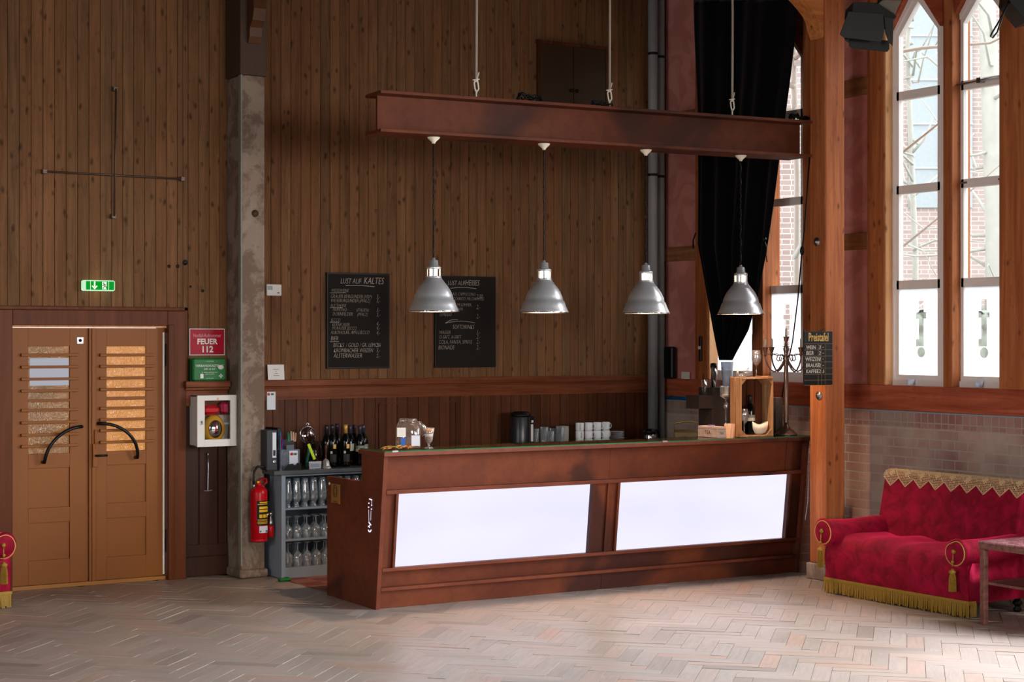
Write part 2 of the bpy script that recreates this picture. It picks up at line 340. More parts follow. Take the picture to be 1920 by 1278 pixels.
# ------------------------------------------------------------------ mesh builder
class MB:
    def __init__(s): s.v = []; s.f = []; s.sm = []
    def add(s, vs, fs, smooth=False, T=None):
        b = len(s.v)
        s.v += [tuple(T @ Vector(p)) if T is not None else tuple(p) for p in vs]
        s.f += [tuple(b + i for i in f) for f in fs]; s.sm += [smooth] * len(fs)
        return s
    def box(s, x0, x1, y0, y1, z0, z1, T=None):
        x0, x1 = sorted((x0, x1)); y0, y1 = sorted((y0, y1)); z0, z1 = sorted((z0, z1))
        vs = [(x0, y0, z0), (x1, y0, z0), (x1, y1, z0), (x0, y1, z0), (x0, y0, z1), (x1, y0, z1), (x1, y1, z1), (x0, y1, z1)]
        return s.add(vs, [(0, 3, 2, 1), (4, 5, 6, 7), (0, 1, 5, 4), (1, 2, 6, 5), (2, 3, 7, 6), (3, 0, 4, 7)], False, T)
    def rbox(s, x0, x1, y0, y1, z0, z1, r=.004, T=None):
        # box with chamfered edges (octagonal in each section)
        x0, x1 = sorted((x0, x1)); y0, y1 = sorted((y0, y1)); z0, z1 = sorted((z0, z1))
        def ring(z, i):
            a0, a1, b0, b1 = x0 + i, x1 - i, y0 + i, y1 - i
            return [(a0 + r, b0, z), (a1 - r, b0, z), (a1, b0 + r, z), (a1, b1 - r, z), (a1 - r, b1, z), (a0 + r, b1, z), (a0, b1 - r, z), (a0, b0 + r, z)]
        rs = [ring(z0, r), ring(z0 + r, 0), ring(z1 - r, 0), ring(z1, r)]
        vs = [p for q in rs for p in q]; fs = [tuple(reversed(range(8))), tuple(range(24, 32))]
        for k in range(3):
            for i in range(8):
                j = (i + 1) % 8; fs.append((k * 8 + i, k * 8 + j, k * 8 + 8 + j, k * 8 + 8 + i))
        return s.add(vs, fs, False, T)
    def prism(s, poly, a, b, axis='Y', T=None, smooth=False):
        # poly in the plane normal to axis; axis X: (y,z), Y: (x,z), Z: (x,y)
        def P(p, t):
            return {'X': (t, p[0], p[1]), 'Y': (p[0], t, p[1]), 'Z': (p[0], p[1], t)}[axis]
        n = len(poly); vs = [P(p, a) for p in poly] + [P(p, b) for p in poly]
        fs = [tuple(range(n)), tuple(reversed(range(n, 2 * n)))] + [(i, i + n, (i + 1) % n + n, (i + 1) % n) for i in range(n)]
        return s.add(vs, fs, smooth, T)
    def lathe(s, prof, seg=24, c=(0, 0, 0), T=None, smooth=True, sx=1.0, sy=1.0):
        vs = []; fs = []; n = len(prof)
        for r, z in prof:
            for k in range(seg):
                a = 2 * PI * k / seg; vs.append((c[0] + r * sx * math.cos(a), c[1] + r * sy * math.sin(a), c[2] + z))
        for i in range(n - 1):
            for k in range(seg):
                k2 = (k + 1) % seg; fs.append((i * seg + k, i * seg + k2, (i + 1) * seg + k2, (i + 1) * seg + k))
        if prof[0][0] > 1e-4: fs.append(tuple(reversed(range(seg))))
        if prof[-1][0] > 1e-4: fs.append(tuple(range((n - 1) * seg, n * seg)))
        return s.add(vs, fs, smooth, T)
    def lathe_open(s, prof, seg=24, c=(0, 0, 0), T=None, smooth=True):
        vs = []; fs = []; n = len(prof)
        for r, z in prof:
            for k in range(seg):
                a = 2 * PI * k / seg; vs.append((c[0] + r * math.cos(a), c[1] + r * math.sin(a), c[2] + z))
        for i in range(n - 1):
            for k in range(seg):
                k2 = (k + 1) % seg; fs.append((i * seg + k, i * seg + k2, (i + 1) * seg + k2, (i + 1) * seg + k))
        return s.add(vs, fs, smooth, T)
    def tube(s, pts, r, seg=8, T=None, closed=False):
        pts = [Vector(p) for p in pts]; n = len(pts); vs = []; fs = []
        rr = r if isinstance(r, (list, tuple)) else [r] * n
        up = None
        for i, p in enumerate(pts):
            if closed: d = (pts[(i + 1) % n] - pts[i - 1])
            else: d = (pts[min(i + 1, n - 1)] - pts[max(i - 1, 0)])
            d = d.normalized() if d.length > 1e-9 else Vector((0, 0, 1))
            if up is None:
                up = Vector((0, 0, 1)) if abs(d.z) < .9 else Vector((1, 0, 0))
            e1 = d.cross(up).normalized() if d.cross(up).length > 1e-6 else d.orthogonal().normalized()
            e2 = e1.cross(d).normalized(); up = e2
            for k in range(seg):
                a = 2 * PI * k / seg; vs.append(tuple(p + (e1 * math.cos(a) + e2 * math.sin(a)) * rr[i]))
        m = n if closed else n - 1
        for i in range(m):
            for k in range(seg):
                k2 = (k + 1) % seg; j = (i + 1) % n
                fs.append((i * seg + k, i * seg + k2, j * seg + k2, j * seg + k))
        if not closed: fs.append(tuple(reversed(range(seg)))); fs.append(tuple(range((n - 1) * seg, n * seg)))
        return s.add(vs, fs, True, T)
    def ball(s, c, r, seg=12, sx=1, sy=1, sz=1, T=None):
        prof = [(max(1e-5, r * math.sin(PI * i / 8)), -r * sz * math.cos(PI * i / 8)) for i in range(9)]
        return s.lathe(prof, seg, c, T, True, sx, sy)
    def grid(s, fn, nu, nv, smooth=True, T=None):
        vs = [fn(i / nu, j / nv) for j in range(nv + 1) for i in range(nu + 1)]
        fs = [(j * (nu + 1) + i, j * (nu + 1) + i + 1, (j + 1) * (nu + 1) + i + 1, (j + 1) * (nu + 1) + i) for j in range(nv) for i in range(nu)]
        return s.add(vs, fs, smooth, T)
    def build(s, name, mat, parent=None, bevel=0, loc=None, rotz=0, solid=0):
        me = bpy.data.meshes.new(name); me.from_pydata(s.v, [], s.f); me.update()
        me.polygons.foreach_set('use_smooth', s.sm)
        me.materials.append(mat)
        o = bpy.data.objects.new(name, me); COL.objects.link(o)
        if parent: o.parent = parent
        if loc is not None: o.location = loc
        if rotz: o.rotation_euler = (0, 0, rotz)
        if bevel:
            b = o.modifiers.new('bevel', 'BEVEL'); b.width = bevel; b.segments = 2; b.limit_method = 'ANGLE'; b.angle_limit = math.radians(40)
        if solid:
            b = o.modifiers.new('solid', 'SOLIDIFY'); b.thickness = solid; b.offset = 0
        return o

def thing(name, label, cat, loc=(0, 0, 0), rotz=0, group=None):
    o = bpy.data.objects.new(name, None); COL.objects.link(o); o.empty_display_size = .1
    o.location = loc; o.rotation_euler = (0, 0, rotz); o['label'] = label; o['category'] = cat
    if group: o['group'] = group
    return o
def tag(o, label, cat, group=None):
    o['label'] = label; o['category'] = cat
    if group: o['group'] = group
    return o
def struct(o):
    o['kind'] = 'structure'; return o
def dup(root, loc, rotz=None, label=None, group=None):
    r = root.copy(); COL.objects.link(r); r.location = loc
    if rotz is not None: r.rotation_euler = (0, 0, rotz)
    if label: r['label'] = label
    if group: r['group'] = group
    for ch in list(root.children):
        c = ch.copy(); COL.objects.link(c); c.parent = r
        for g in list(ch.children):
            d = g.copy(); COL.objects.link(d); d.parent = c
    return r

def text(s, size, mat, parent, loc, rot=(PI / 2, 0, 0), name='lettering', shear=0.0, align='LEFT', bold=0.0, xs=1.0, ext=.0004):
    c = bpy.data.curves.new(name, 'FONT'); c.body = s; c.size = size; c.shear = shear; c.align_x = align; c.extrude = ext; c.offset = bold; c.resolution_u = 2
    o = bpy.data.objects.new(name, c); COL.objects.link(o)
    dg = bpy.context.evaluated_depsgraph_get(); dg.update()
    me = bpy.data.meshes.new_from_object(o.evaluated_get(dg)); bpy.data.objects.remove(o)
    me.name = name; me.materials.clear(); me.materials.append(mat)
    m = bpy.data.objects.new(name, me); COL.objects.link(m); m.parent = parent
    m.location = loc; m.rotation_euler = rot; m.scale = (xs, 1, 1)
    return m
def texts(items, mat, parent, rot, origin, name='lettering', ax=(1, 0, 0), shear=.0, bold=0.0, xs=1.0):
    """many lines of writing joined as ONE mesh; items = (u, v, size, string, align)"""
    allv = []; allf = []
    for it in items:
        u, v, size, s = it[:4]; al = it[4] if len(it) > 4 else 'LEFT'
        c = bpy.data.curves.new(name, 'FONT'); c.body = s; c.size = size; c.shear = shear; c.align_x = al; c.extrude = .0004; c.offset = bold; c.resolution_u = 2
        o = bpy.data.objects.new(name, c); COL.objects.link(o)
        dg = bpy.context.evaluated_depsgraph_get(); dg.update()
        me = bpy.data.meshes.new_from_object(o.evaluated_get(dg)); bpy.data.objects.remove(o)
        b = len(allv); allv += [(p.co.x * xs + u, p.co.y + v, p.co.z) for p in me.vertices]; allf += [tuple(b + i for i in f.vertices) for f in me.polygons]
        bpy.data.meshes.remove(me)
    me = bpy.data.meshes.new(name); me.from_pydata(allv, [], allf); me.materials.append(mat)
    m = bpy.data.objects.new(name, me); COL.objects.link(m); m.parent = parent; m.location = origin; m.rotation_euler = rot
    return m

exec_parts = []
YB = 12.98      # back wall plane
XR = 9.80       # right wall plane
XW = 9.88       # window plane

# =================================================================== THE SETTING
# floor: real herringbone blocks laid at 45 degrees, on a dark bed
mb = MB().box(-4, XR + .1, -5, YB + .1, -.12, -.004)
struct(mb.build('floor', M['floorgap']))
def herringbone():
    W, n = .105, 4; gap = .0012; vs = []; fs = []; tone = []; uvs = []
    ca, sa = math.cos(PI / 4), math.sin(PI / 4); rnd = random.Random(3)
    def put(x, y, w_, h_, horiz):
        cx, cy = (x + w_ / 2) * W, (y + h_ / 2) * W
        X = cx * ca - cy * sa; Y = cx * sa + cy * ca
        if not (-1.2 < X < 9.95 and 3.0 < Y < 13.1): return
        if X > 5.62 and Y > 11.0 and X - 5.62 > .2 and Y > 11.2: return
        u = (X * CA - Y * SA) / (X * SA + Y * CA)
        if abs(u) > .42: return
        a0, a1, b0, b1 = x * W + gap, (x + w_) * W - gap, y * W + gap, (y + h_) * W - gap
        hz = rnd.uniform(-.0012, .0012); t1, t2 = rnd.uniform(-.0011, .0011), rnd.uniform(-.0011, .0011)
        b = len(vs); ps = [(a0, b0), (a1, b0), (a1, b1), (a0, b1)]; zs = [hz - t1 - t2, hz + t1 - t2, hz + t1 + t2, hz - t1 + t2]
        for (p, q), z in zip(ps, zs): vs.append((p * ca - q * sa, p * sa + q * ca, z))
        for (p, q), z in zip(ps, zs): vs.append((p * ca - q * sa, p * sa + q * ca, -.004))
        fs.extend([(b, b + 1, b + 2, b + 3)] + [(b + 4 + i, b + 4 + (i + 1) % 4, b + (i + 1) % 4, b + i) for i in range(4)])
        tn = min(1, max(0, rnd.gauss(.48, .17)))
        tone.extend([tn] * 5)
        o = rnd.uniform(0, 50)
        base = [(0, 0), (1, 0), (1, .25), (0, .25)] if horiz else [(0, 0), (0, .25), (1, .25), (1, 0)]
        uvs.append([(p * .42 + o, q * .42 + o) for p, q in base]); 
        for _ in range(4): uvs.append([(o, o)] * 4)
    R = 140
    for y in range(-20, 190):
        for x in range(-60, 170):
            t = (x - y) % (2 * n)
            if t == 0: put(x, y, n, 1, True)
            if t == 2 * n - 1: put(x, y, 1, n, False)
    me = bpy.data.meshes.new('parquet'); me.from_pydata(vs, [], fs); me.update()
    a = me.attributes.new('tone', 'FLOAT', 'FACE'); a.data.foreach_set('value', tone)
    uv = me.uv_layers.new(name='grain'); flat = []
    for q in uvs:
        for p in q: flat += [p[0], p[1]]
    uv.data.foreach_set('uv', flat); me.materials.append(M['floor'])
    o = bpy.data.objects.new('floor_parquet', me); COL.objects.link(o); return struct(o)
herringbone()
struct(MB().box(5.62, XR, 10.9, YB, -.004, .003).build('floor_tiles', M['tiles']))
struct(MB().box(-4.1, XR + .3, -5.1, YB + .3, 7.5, 7.6).build('ceiling', M['ceil']))

# back wall of grooved vertical boards
def plankwall(x0, x1, z0, z1, y, w_, mb=None, g=.003, d=.007):
    mb = mb or MB(); k0 = math.floor(x0 / w_); k1 = math.ceil(x1 / w_)
    for k in range(k0, k1):
        a, b = max(x0, k * w_), min(x1, (k + 1) * w_)
        if b - a < .01: continue
        vs = [(a, y + d, z0), (a + g, y, z0), (b - g, y, z0), (b, y + d, z0)]; vs += [(p[0], p[1], z1) for p in vs]
        mb.add(vs, [(i, i + 1, i + 5, i + 4) for i in range(3)])
    return mb
DX0 = onY(19, 800, YB).x; DX1 = onY(309, 800, YB).x; DZ1 = 2.0   # door opening
FX1 = onY(343, 700, YB).x; FX0 = DX0 - (FX1 - DX1)
RZ = onY(339, 714, YB).z                                           # rail top height
pw = MB()
plankwall(-4, FX0, 1.5, 7.5, YB, .09, pw); plankwall(FX0, FX1, 2.13, 7.5, YB, .09, pw); plankwall(FX1, XR, 1.5, 7.5, YB, .09, pw)
wb = struct(pw.build('wall_back', M['plank']))
core = MB(); core.box(-4, DX0, YB + .007, YB + .2, 0, 7.5).box(DX1, XR + .2, YB + .007, YB + .2, 0, 7.5).box(DX0, DX1, YB + .007, YB + .2, DZ1 + .02, 7.5)
struct(core.build('wall_back_core', M['wain']))
# left wall, rear wall (openings for the fill lights), front part of the right wall
def wall_with_holes(axis, a0, a1, pos, thick, holes, z0, z1, mb):
    holes = sorted(holes); cur = a0
    def put(u0, u1, w0, w1):
        if axis == 'X': mb.box(pos, pos + thick, u0, u1, w0, w1)
        else: mb.box(u0, u1, pos, pos + thick, w0, w1)
    for h0, h1 in holes:
        put(cur, h0, 0, 7.5); put(h0, h1, 0, z0); put(h0, h1, z1, 7.5); cur = h1
    put(cur, a1, 0, 7.5)
    return mb
M['hall'] = plain('hall_plaster', '#6a4a3c', .8)
struct(wall_with_holes('X', -5, YB + .2, -4.1, .1, [(y - .65, y + .65) for y in (3.0, 6.5)], 1.55, 4.45, MB()).build('wall_left', M['hall']))
struct(wall_with_holes('Y', -4, XR, -5.1, .1, [(x - .7, x + .7) for x in (0.2, 4.2, 7.4)], 1.75, 4.65, MB()).build('wall_rear', M['hall']))
struct(wall_with_holes('X', -5, 7.9, XR, .2, [(y - .65, y + .65) for y, _ in RW], 1.55, 4.45, MB()).build('wall_right_near', M['pink']))

# wainscot behind the bar
WX0 = 5.575
rail = MB(); rail.box(WX0, XR, YB - .045, YB, RZ - .055, RZ).box(WX0, XR, YB - .03, YB, RZ - .07, RZ - .055)
rail.build('rail_cap', M['rail']) if False else None
struct(rail.build('trim_1', M['rail'], bevel=.006))
struct(MB().box(WX0, XR, YB - .02, YB + .005, onY(520, 748.9, YB).z, RZ - .07).build('trim_2', M['rail']))
struct(plankwall(WX0, XR, 0, onY(520, 748.9, YB).z, YB - .008, .105).build('wall_back_wainscot', M['wain']))
# boxed hatch frame in the wainscot (thin raised edge)
hx0 = onY(711, 760, YB).x; hx1 = onY(853, 756, YB).x; hz = onY(711, 757, YB).z
struct(MB().box(hx0 - .012, hx0, YB - .02, YB - .006, .86, hz).box(hx0, hx1, YB - .018, YB - .006, hz, hz + .012).box(hx1, hx1 + .01, YB - .018, YB - .006, .86, hz).build('trim_3', M['wain']))
# wainscot beside the door (right) and left of the door
p0 = onY(343, 700, YB).x; 
rr = MB(); rr.box(p0 - .02, 5.36, YB - .12, YB, RZ - .05, RZ).box(p0 - .01, 5.36, YB - .09, YB, RZ - .075, RZ - .05).box(p0, 5.36, YB - .06, YB, RZ - .2, RZ - .075)
struct(rr.build('trim_4', M['rail'], bevel=.006))
struct(plankwall(p0, 5.36, .02, RZ - .2, YB - .035, .16, None, .006, .01).build('wall_back_panel', M['wain_dark']))
struct(MB().box(p0, 5.36, YB - .05, YB - .03, .01, .16).box(p0, 5.36, YB - .045, YB - .03, .165, .26).build('baseboard_back', M['wain_dark'], bevel=.004))
struct(MB().box(-4, FX0 - .005, YB - .12, YB, RZ - .05, RZ).box(-4, FX0 - .005, YB - .06, YB, RZ - .2, RZ - .05).build('trim_5', M['rail'], bevel=.006))
struct(plankwall(-4, FX0, .02, RZ - .2, YB - .035, .16, None, .006, .01).build('wall_back_panel_left', M['wain_dark']))
# thin strip of orange-brown batten left of the pillar
bx = onY(431, 600, YB).x
struct(MB().box(bx, bx + .012, YB - .012, YB, RZ, onY(431, 530, YB).z).build('trim_6', M['rail']))

# door frame
fr = MB(); fr.box(DX1, FX1, YB - .07, YB + .02, 0, 2.13).box(FX0, DX0, YB - .07, YB + .02, 0, 2.13).box(DX0, DX1, YB - .07, YB + .02, DZ1 + .012, 2.13)
fr.box(DX1 - .0, DX1 + .05, YB - .085, YB - .07, 0, 2.02).box(FX1, FX1 + .03, YB - .03, YB, RZ, 2.16).box(FX0 - .03, FX1 + .03, YB - .03, YB, 2.13, 2.16)
struct(fr.build('door_frame', M['doorframe'], bevel=.005))
struct(MB().box(DX0, DX1, YB - .04, YB + .1, DZ1 - .004, DZ1 + .012).build('trim_7', M['timber_light']))
struct(MB().box(DX0, DX1, YB - .02, YB + .15, 0, .028).build('door_threshold', plain('worn_threshold', '#9a6428', .5)))  # amber colour stands in for the gap of light under the door

# double door
def leaf(nm, px0, px1, gpx, rows, gl, bars, handle_side, panelpx, panels, gmat):
    a = onY(px0, 800, YB).x; b = onY(px1, 800, YB).x
    y0, y1 = YB + .0, YB + .045
    g0, g1 = onY(gpx[0], 750, YB).x, onY(gpx[1], 750, YB).x
    zz = lambda py, px=None: onY(px or (px0 + px1) / 2, py, YB).z
    root = bpy.data.objects.new(nm, None); COL.objects.link(root); root.location = (a, YB, 0); struct(root)
    L = lambda x: x - a
    m = MB(); zs = sorted([(zz(p[1]), zz(p[0])) for p in gl]); cur = .03
    pz = sorted([(zz(p[1]), zz(p[0])) for p in panels])
    holes = pz + zs
    m.box(0, L(g0), 0, .045, .03, DZ1 - .006).box(L(g1), b - a, 0, .045, .03, DZ1 - .006)
    for h0, h1 in holes:
        m.box(L(g0), L(g1), 0, .045, cur, h0); cur = h1
    m.box(L(g0), L(g1), 0, .045, cur, DZ1 - .006)
    m.build('stile_and_rails', M['door'], root, bevel=.002)
    pm = MB()
    for h0, h1 in pz: pm.box(L(g0), L(g1), .014, .03, h0, h1)
    pm.build('panel', M['door'], root)
    for (h0, h1), mt in zip(zs, gmat):
        MB().box(L(g0), L(g1), .02, .026, h0, h1).build('glass_pane', mt, root)
    for by in bars:
        z = zz(by); bm = MB().box(L(g0) - .06, L(g1) + .06, -.028, -.014, z - .011, z + .011)
        for xx in (L(g0) - .05, L(g1) + .045): bm.box(xx - .008, xx + .008, -.014, .0, z - .012, z + .012)
        bm.build('guard_bar', M['door'], root, bevel=.003)
    return root, L
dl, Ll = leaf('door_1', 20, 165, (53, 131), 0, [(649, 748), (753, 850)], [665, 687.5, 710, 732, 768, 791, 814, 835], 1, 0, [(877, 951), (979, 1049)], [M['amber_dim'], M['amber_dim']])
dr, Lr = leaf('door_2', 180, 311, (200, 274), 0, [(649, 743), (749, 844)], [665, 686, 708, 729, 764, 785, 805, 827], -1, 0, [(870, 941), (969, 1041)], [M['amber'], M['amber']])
# white notice sheets behind the left glass
for (q0, q1) in ((671, 723),):
    a = onY(57, q1, YB); b = onY(130, q0, YB)
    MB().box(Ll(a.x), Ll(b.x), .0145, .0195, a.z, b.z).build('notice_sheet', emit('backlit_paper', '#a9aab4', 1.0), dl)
def arc_handle(root, L, pA, pB, bulge):
    A_ = onY(*pA, YB); B_ = onY(*pB, YB); pts = []
    for i in range(13):
        t = i / 12 * PI / 2
        # quarter ellipse from A (horizontal end) to B (vertical end)
        x = A_.x + (B_.x - A_.x) * math.sin(t); z = B_.z + (A_.z - B_.z) * math.cos(t)
        off = .05 + .035 * math.sin(PI * i / 12)
        if i in (0, 12): off = .045
        pts.append((L(x), -off, z))
    m = MB(); m.tube([(pts[0][0], 0, pts[0][2])] + pts + [(pts[-1][0], 0, pts[-1][2])], .013, 10)
    h = m.build('handle', M['black'], root)
    h['label'] = 'black curved grab handle'
    return h
arc_handle(dl, Ll, (150, 799), (80, 866), 1); arc_handle(dr, Lr, (184, 793), (254, 857), 1)
# centre meeting stile with bolt, lock plate, lever, hinges
a = onY(165.5, 800, YB).x; b = onY(179.5, 800, YB).x
cs = MB().box(Lr(a), Lr(b) , -.02, .04, .03, DZ1 - .006).box(Lr(a) + .02, Lr(b) - .01, -.03, -.02, .03, DZ1 - .01)
cs.build('meeting_stile', M['door'], dr, bevel=.003)
q = onY(176, 853, YB); MB().box(Lr(q.x) - .022, Lr(q.x) + .018, -.045, -.03, q.z - .09, q.z + .09).tube([(Lr(q.x), -.038, q.z + .05), (Lr(q.x), -.038, q.z + .2)], .009).build('lock_case', M['door'], dr, bevel=.003)
MB().tube([(Lr(q.x), -.03, q.z), (Lr(q.x), -.07, q.z), (Lr(q.x) + .085, -.07, q.z)], .009).build('lever', M['black'], dr)
q = onY(150, 638, YB); MB().rbox(Ll(q.x) - .028, Ll(q.x) + .028, -.006, 0, q.z - .028, q.z + .028, .003).build('lock_plate', M['steel'], dl)
MB().tube([(Ll(q.x), -.006, q.z), (Ll(q.x), -.010, q.z)], .012, 12).build('cylinder', M['black'], dl)
for py in (665, 1012):
    q = onY(313, py, YB); MB().tube([(Lr(q.x) - .01, -.02, q.z - .09), (Lr(q.x) - .01, -.02, q.z + .09)], .014, 10).build('hinge', M['black'], dr)
q = onY(20, 675, YB); MB().box(Ll(q.x) - .014, Ll(q.x) + .012, -.012, 0, q.z - .08, q.z + .08).build('hinge', M['black'], dl)
MB().box(Lr(DX1) - .018, Lr(DX1) - .004, -.004, .02, .04, 1.96).build('white_seal', M['white_paint'], dr)

# right wall: sill beam, brick dado, studs, plaster panels, windows
def Yr(px, X=XR): return onX(px, 700, X).y
SZ = 1.537; SB = 1.338
struct(MB().box(XR, XR + .18, 7.9, YB, SB, SZ).build('trim_8', M['timber_h'], bevel=.006))
struct(MB().box(XR - .006, XR + .01, 7.9, YB, SB - .012, SB - .002).build('trim_9', M['grey_paint']))
struct(MB().box(XR, XR + .2, 7.9, YB, SB - .125, SB).build('wall_right_soldier_course', M['brick_s']))
struct(MB().box(XR, XR + .2, 7.9, YB, 0, SB - .125).build('wall_right', M['brick']))
Zs = dict(b0=1.62, t4a=2.305, t4b=2.375, t3a=3.068, t3b=3.135, t2a=3.82, t2b=3.89, sp=4.335)
def studbox(yA, yB, x0=XR, x1=XR + .2, z0=SZ, z1=7.5, mat='timber', name='trim_%d'):
    studbox.n += 1
    return struct(MB().box(x0, x1, min(yA, yB), max(yA, yB), z0, z1).build(name % studbox.n, M[mat], bevel=.006))
studbox.n = 9
def pane_poly(y0, y1, z0, z1, gable):
    if not gable: return [(y0, z0), (y1, z0), (y1, z1), (y0, z1)]
    c = (y0 + y1) / 2; return [(y0, z0), (y1, z0), (y1, Zs['sp']), (c, Zs['sp'] + (y1 - y0) / 2 * 1.02), (y0, Zs['sp'])]
def window(n, pxl, pxr, film=True, motif=None):
    yl, yr = Yr(pxl, XW), Yr(pxr, XW); y1, y0 = max(yl, yr), min(yl, yr)
    o = bpy.data.objects.new('window_%d' % n, None); COL.objects.link(o); o.location = (XW, y0, SZ); struct(o)
    Wd = y1 - y0; c = Wd / 2; fw = .085; sp = Zs['sp'] - SZ
    Lz = lambda z: z - SZ
    m = MB()
    def ring(y_a, y_b, zb, x0_, x1_, wd, spz):
        # stiles, bottom rail, gable arms
        k = 1.28; top = spz + (y_b - y_a) / 2 * k; cc = (y_a + y_b) / 2
        outer = [(y_a, zb), (y_b, zb), (y_b, spz), (cc, top), (y_a, spz)]
        inner = [(y_a + wd, zb + wd), (y_b - wd, zb + wd), (y_b - wd, spz + wd * .0), (cc, top - wd * 1.62), (y_a + wd, spz)]
        vs = [(x0_, p[0], p[1]) for p in outer] + [(x0_, p[0], p[1]) for p in inner] + [(x1_, p[0], p[1]) for p in outer] + [(x1_, p[0], p[1]) for p in inner]
        fs = []
        for i in range(5):
            j = (i + 1) % 5
            fs += [(i, 5 + i, 5 + j, j), (10 + i, 10 + j, 15 + j, 15 + i), (5 + i, 15 + i, 15 + j, 5 + j), (i, j, 10 + j, 10 + i)]
        m.add(vs, fs)
    ring(0, Wd, 0, 0, .06, .045, sp + .02)
    ring(.03, Wd - .03, .03, .012, .06, .055, sp)
    for a_, b_ in (('t4a', 't4b'), ('t3a', 't3b'), ('t2a', 't2b')):
        m.box(.012, .06, .06, Wd - .06, Lz(Zs[a_]), Lz(Zs[b_]))
    m.build('frame', M['white_paint'], o)
    gz = [(Zs['b0'], Zs['t4a']), (Zs['t4b'], Zs['t3a']), (Zs['t3b'], Zs['t2a'])]
    for i, (a_, b_) in enumerate(gz):
        MB().box(.03, .034, .085, Wd - .085, Lz(a_), Lz(b_)).build('pane', M['pane'], o)
    k = 1.28; MB().prism([(.085, Lz(Zs['t2b'])), (Wd - .085, Lz(Zs['t2b'])), (Wd - .085, sp), (c, sp + (c - .085) * k), (.085, sp)], .03, .034, 'X').build('pane', M['pane'], o)
    if film:
        mb_ = MB(); z0, z1 = Lz(Zs['b0']), Lz(Zs['t4a']); y_a, y_b = .085, Wd - .085
        if motif:
            # frosted film with a clear cut-out sign: strips around the sign; local y runs to the left in the picture
            cy = motif; X = lambda d: cy - d   # d: distance to the right in the picture
            Z_ = lambda f: z0 + (z1 - z0) * f
            rects = []  # film cells on a grid, minus the sign
            ys = sorted([y_a, X(.055), X(.028), X(-.028), X(-.055), y_b]); zs_ = [Z_(v) for v in (0, .2, .335, .42, .655, .73, .86, 1)]
            def cut(i, j):
                # columns from high y (picture left) to low y: index over ys ascending = picture right to left
                col = i; row = j
                if row in (2,) : return col in (1, 2, 3) if False else col in (2, 3)
                if row == 3: return col == 2
                if row == 4: return col in (1, 2, 3)
                if row == 5: return col == 2
                return False
            for i in range(len(ys) - 1):
                for j in range(len(zs_) - 1):
                    if cut(i, j): continue
                    if j == 1 and i in (1, 2, 3): continue
                    mb_.box(.022, .023, ys[i], ys[i + 1], zs_[j], zs_[j + 1])
            # ring around the round dot
            ya, yb_, za, zb_ = ys[1], ys[4], zs_[1], zs_[2]; cyy, czz, rr_ = (ya + yb_) / 2, (za + zb_) / 2, .042
            N = 24; vs = []; fs = []
            for k_ in range(N):
                a = 2 * PI * k_ / N; ca_, sa_ = math.cos(a), math.sin(a); s_ = min((yb_ - ya) / 2 / max(abs(ca_), 1e-6), (zb_ - za) / 2 / max(abs(sa_), 1e-6))
                vs += [(.0225, cyy + rr_ * ca_, czz + rr_ * sa_), (.0225, cyy + s_ * ca_, czz + s_ * sa_)]
            for k_ in range(N):
                j_ = (k_ + 1) % N; fs.append((2 * k_, 2 * k_ + 1, 2 * j_ + 1, 2 * j_))
            mb_.add(vs, fs)
        else:
            mb_.box(.022, .023, y_a, y_b, z0, z1)
        mb_.build('frosted_film', M['film'], o)
    return o, Wd
def _film():
    t = NT('frosted_window_film'); tr = t.n('ShaderNodeBsdfTranslucent'); tr.inputs[0].default_value = (.95, .97, 1, 1)
    df = t.n('ShaderNodeBsdfTransparent'); df.inputs[0].default_value = (.9, .95, 1, 1); mx = t.n('ShaderNodeMixShader'); mx.inputs[0].default_value = .12
    t.l(tr.outputs[0], mx.inputs[1]); t.l(df.outputs[0], mx.inputs[2]); t.l(mx.outputs[0], t.out.inputs[0]); return t.m
M['film'] = _film()
w1, _ = window(1, 1327, 1420, True); w2, _ = window(2, 1428, 1512, True, .27)
w3, W3 = window(3, 1669, 1771, True, .27); w4, W4 = window(4, 1789, 1897, True, .29)
# grey stay / handle pieces on windows
q = onX(1415, 652, XW - .01); MB().box(-.03, 0, q.y - w1.location.y - .015, q.y - w1.location.y + .015, q.z - SZ - .12, q.z - SZ + .12).build('handle', M['steel'], w1)
m = MB(); m.tube([(-.03, W4 - .06, Zs['t2b'] - SZ - .03), (-.03, .06, Zs['t2b'] - SZ - .02)], .009, 8); m.box(-.045, 0, W4 * .5 - .02, W4 * .5 + .02, Zs['t2b'] - SZ - .045, Zs['t2b'] - SZ - .005)
m.build('opening_rod', M['steel'], w4)
for i, ww in enumerate((W4 - .09, .1)):
    MB().box(-.002, .012, ww - .03, ww + .03, Zs['t3b'] - SZ - .035, Zs['t3b'] - SZ - .022).build('vent_slot', plain('brown_vent', '#6a5048', .6), w4)
# studs
studs = [(1303, 1327), (1411, 1430), (1505, 1560), (1626, 1657), (1768, 1785)]
for a_, b_ in studs: studbox(Yr(a_), Yr(b_))
struct(MB().box(XR - .12, XR + .2, 8.2, Yr(1894), SZ, 7.5).build('trim_40', M['timber'], bevel=.008))
struct(MB().box(XR, XR + .2, 7.9, 8.2, SZ, 7.5).build('wall_right_plaster_near', M['pink']))
# reveals beside windows, paler timber puts the window light into the colour
studbox(Yr(1656.5), Yr(1656.5) - .02, XR + .004, XR + .12, SZ, 4.7, 'timber_light')
studbox(Yr(1327), Yr(1327) - .02, XR + .004, XR + .12, SZ, 4.7, 'timber_light')
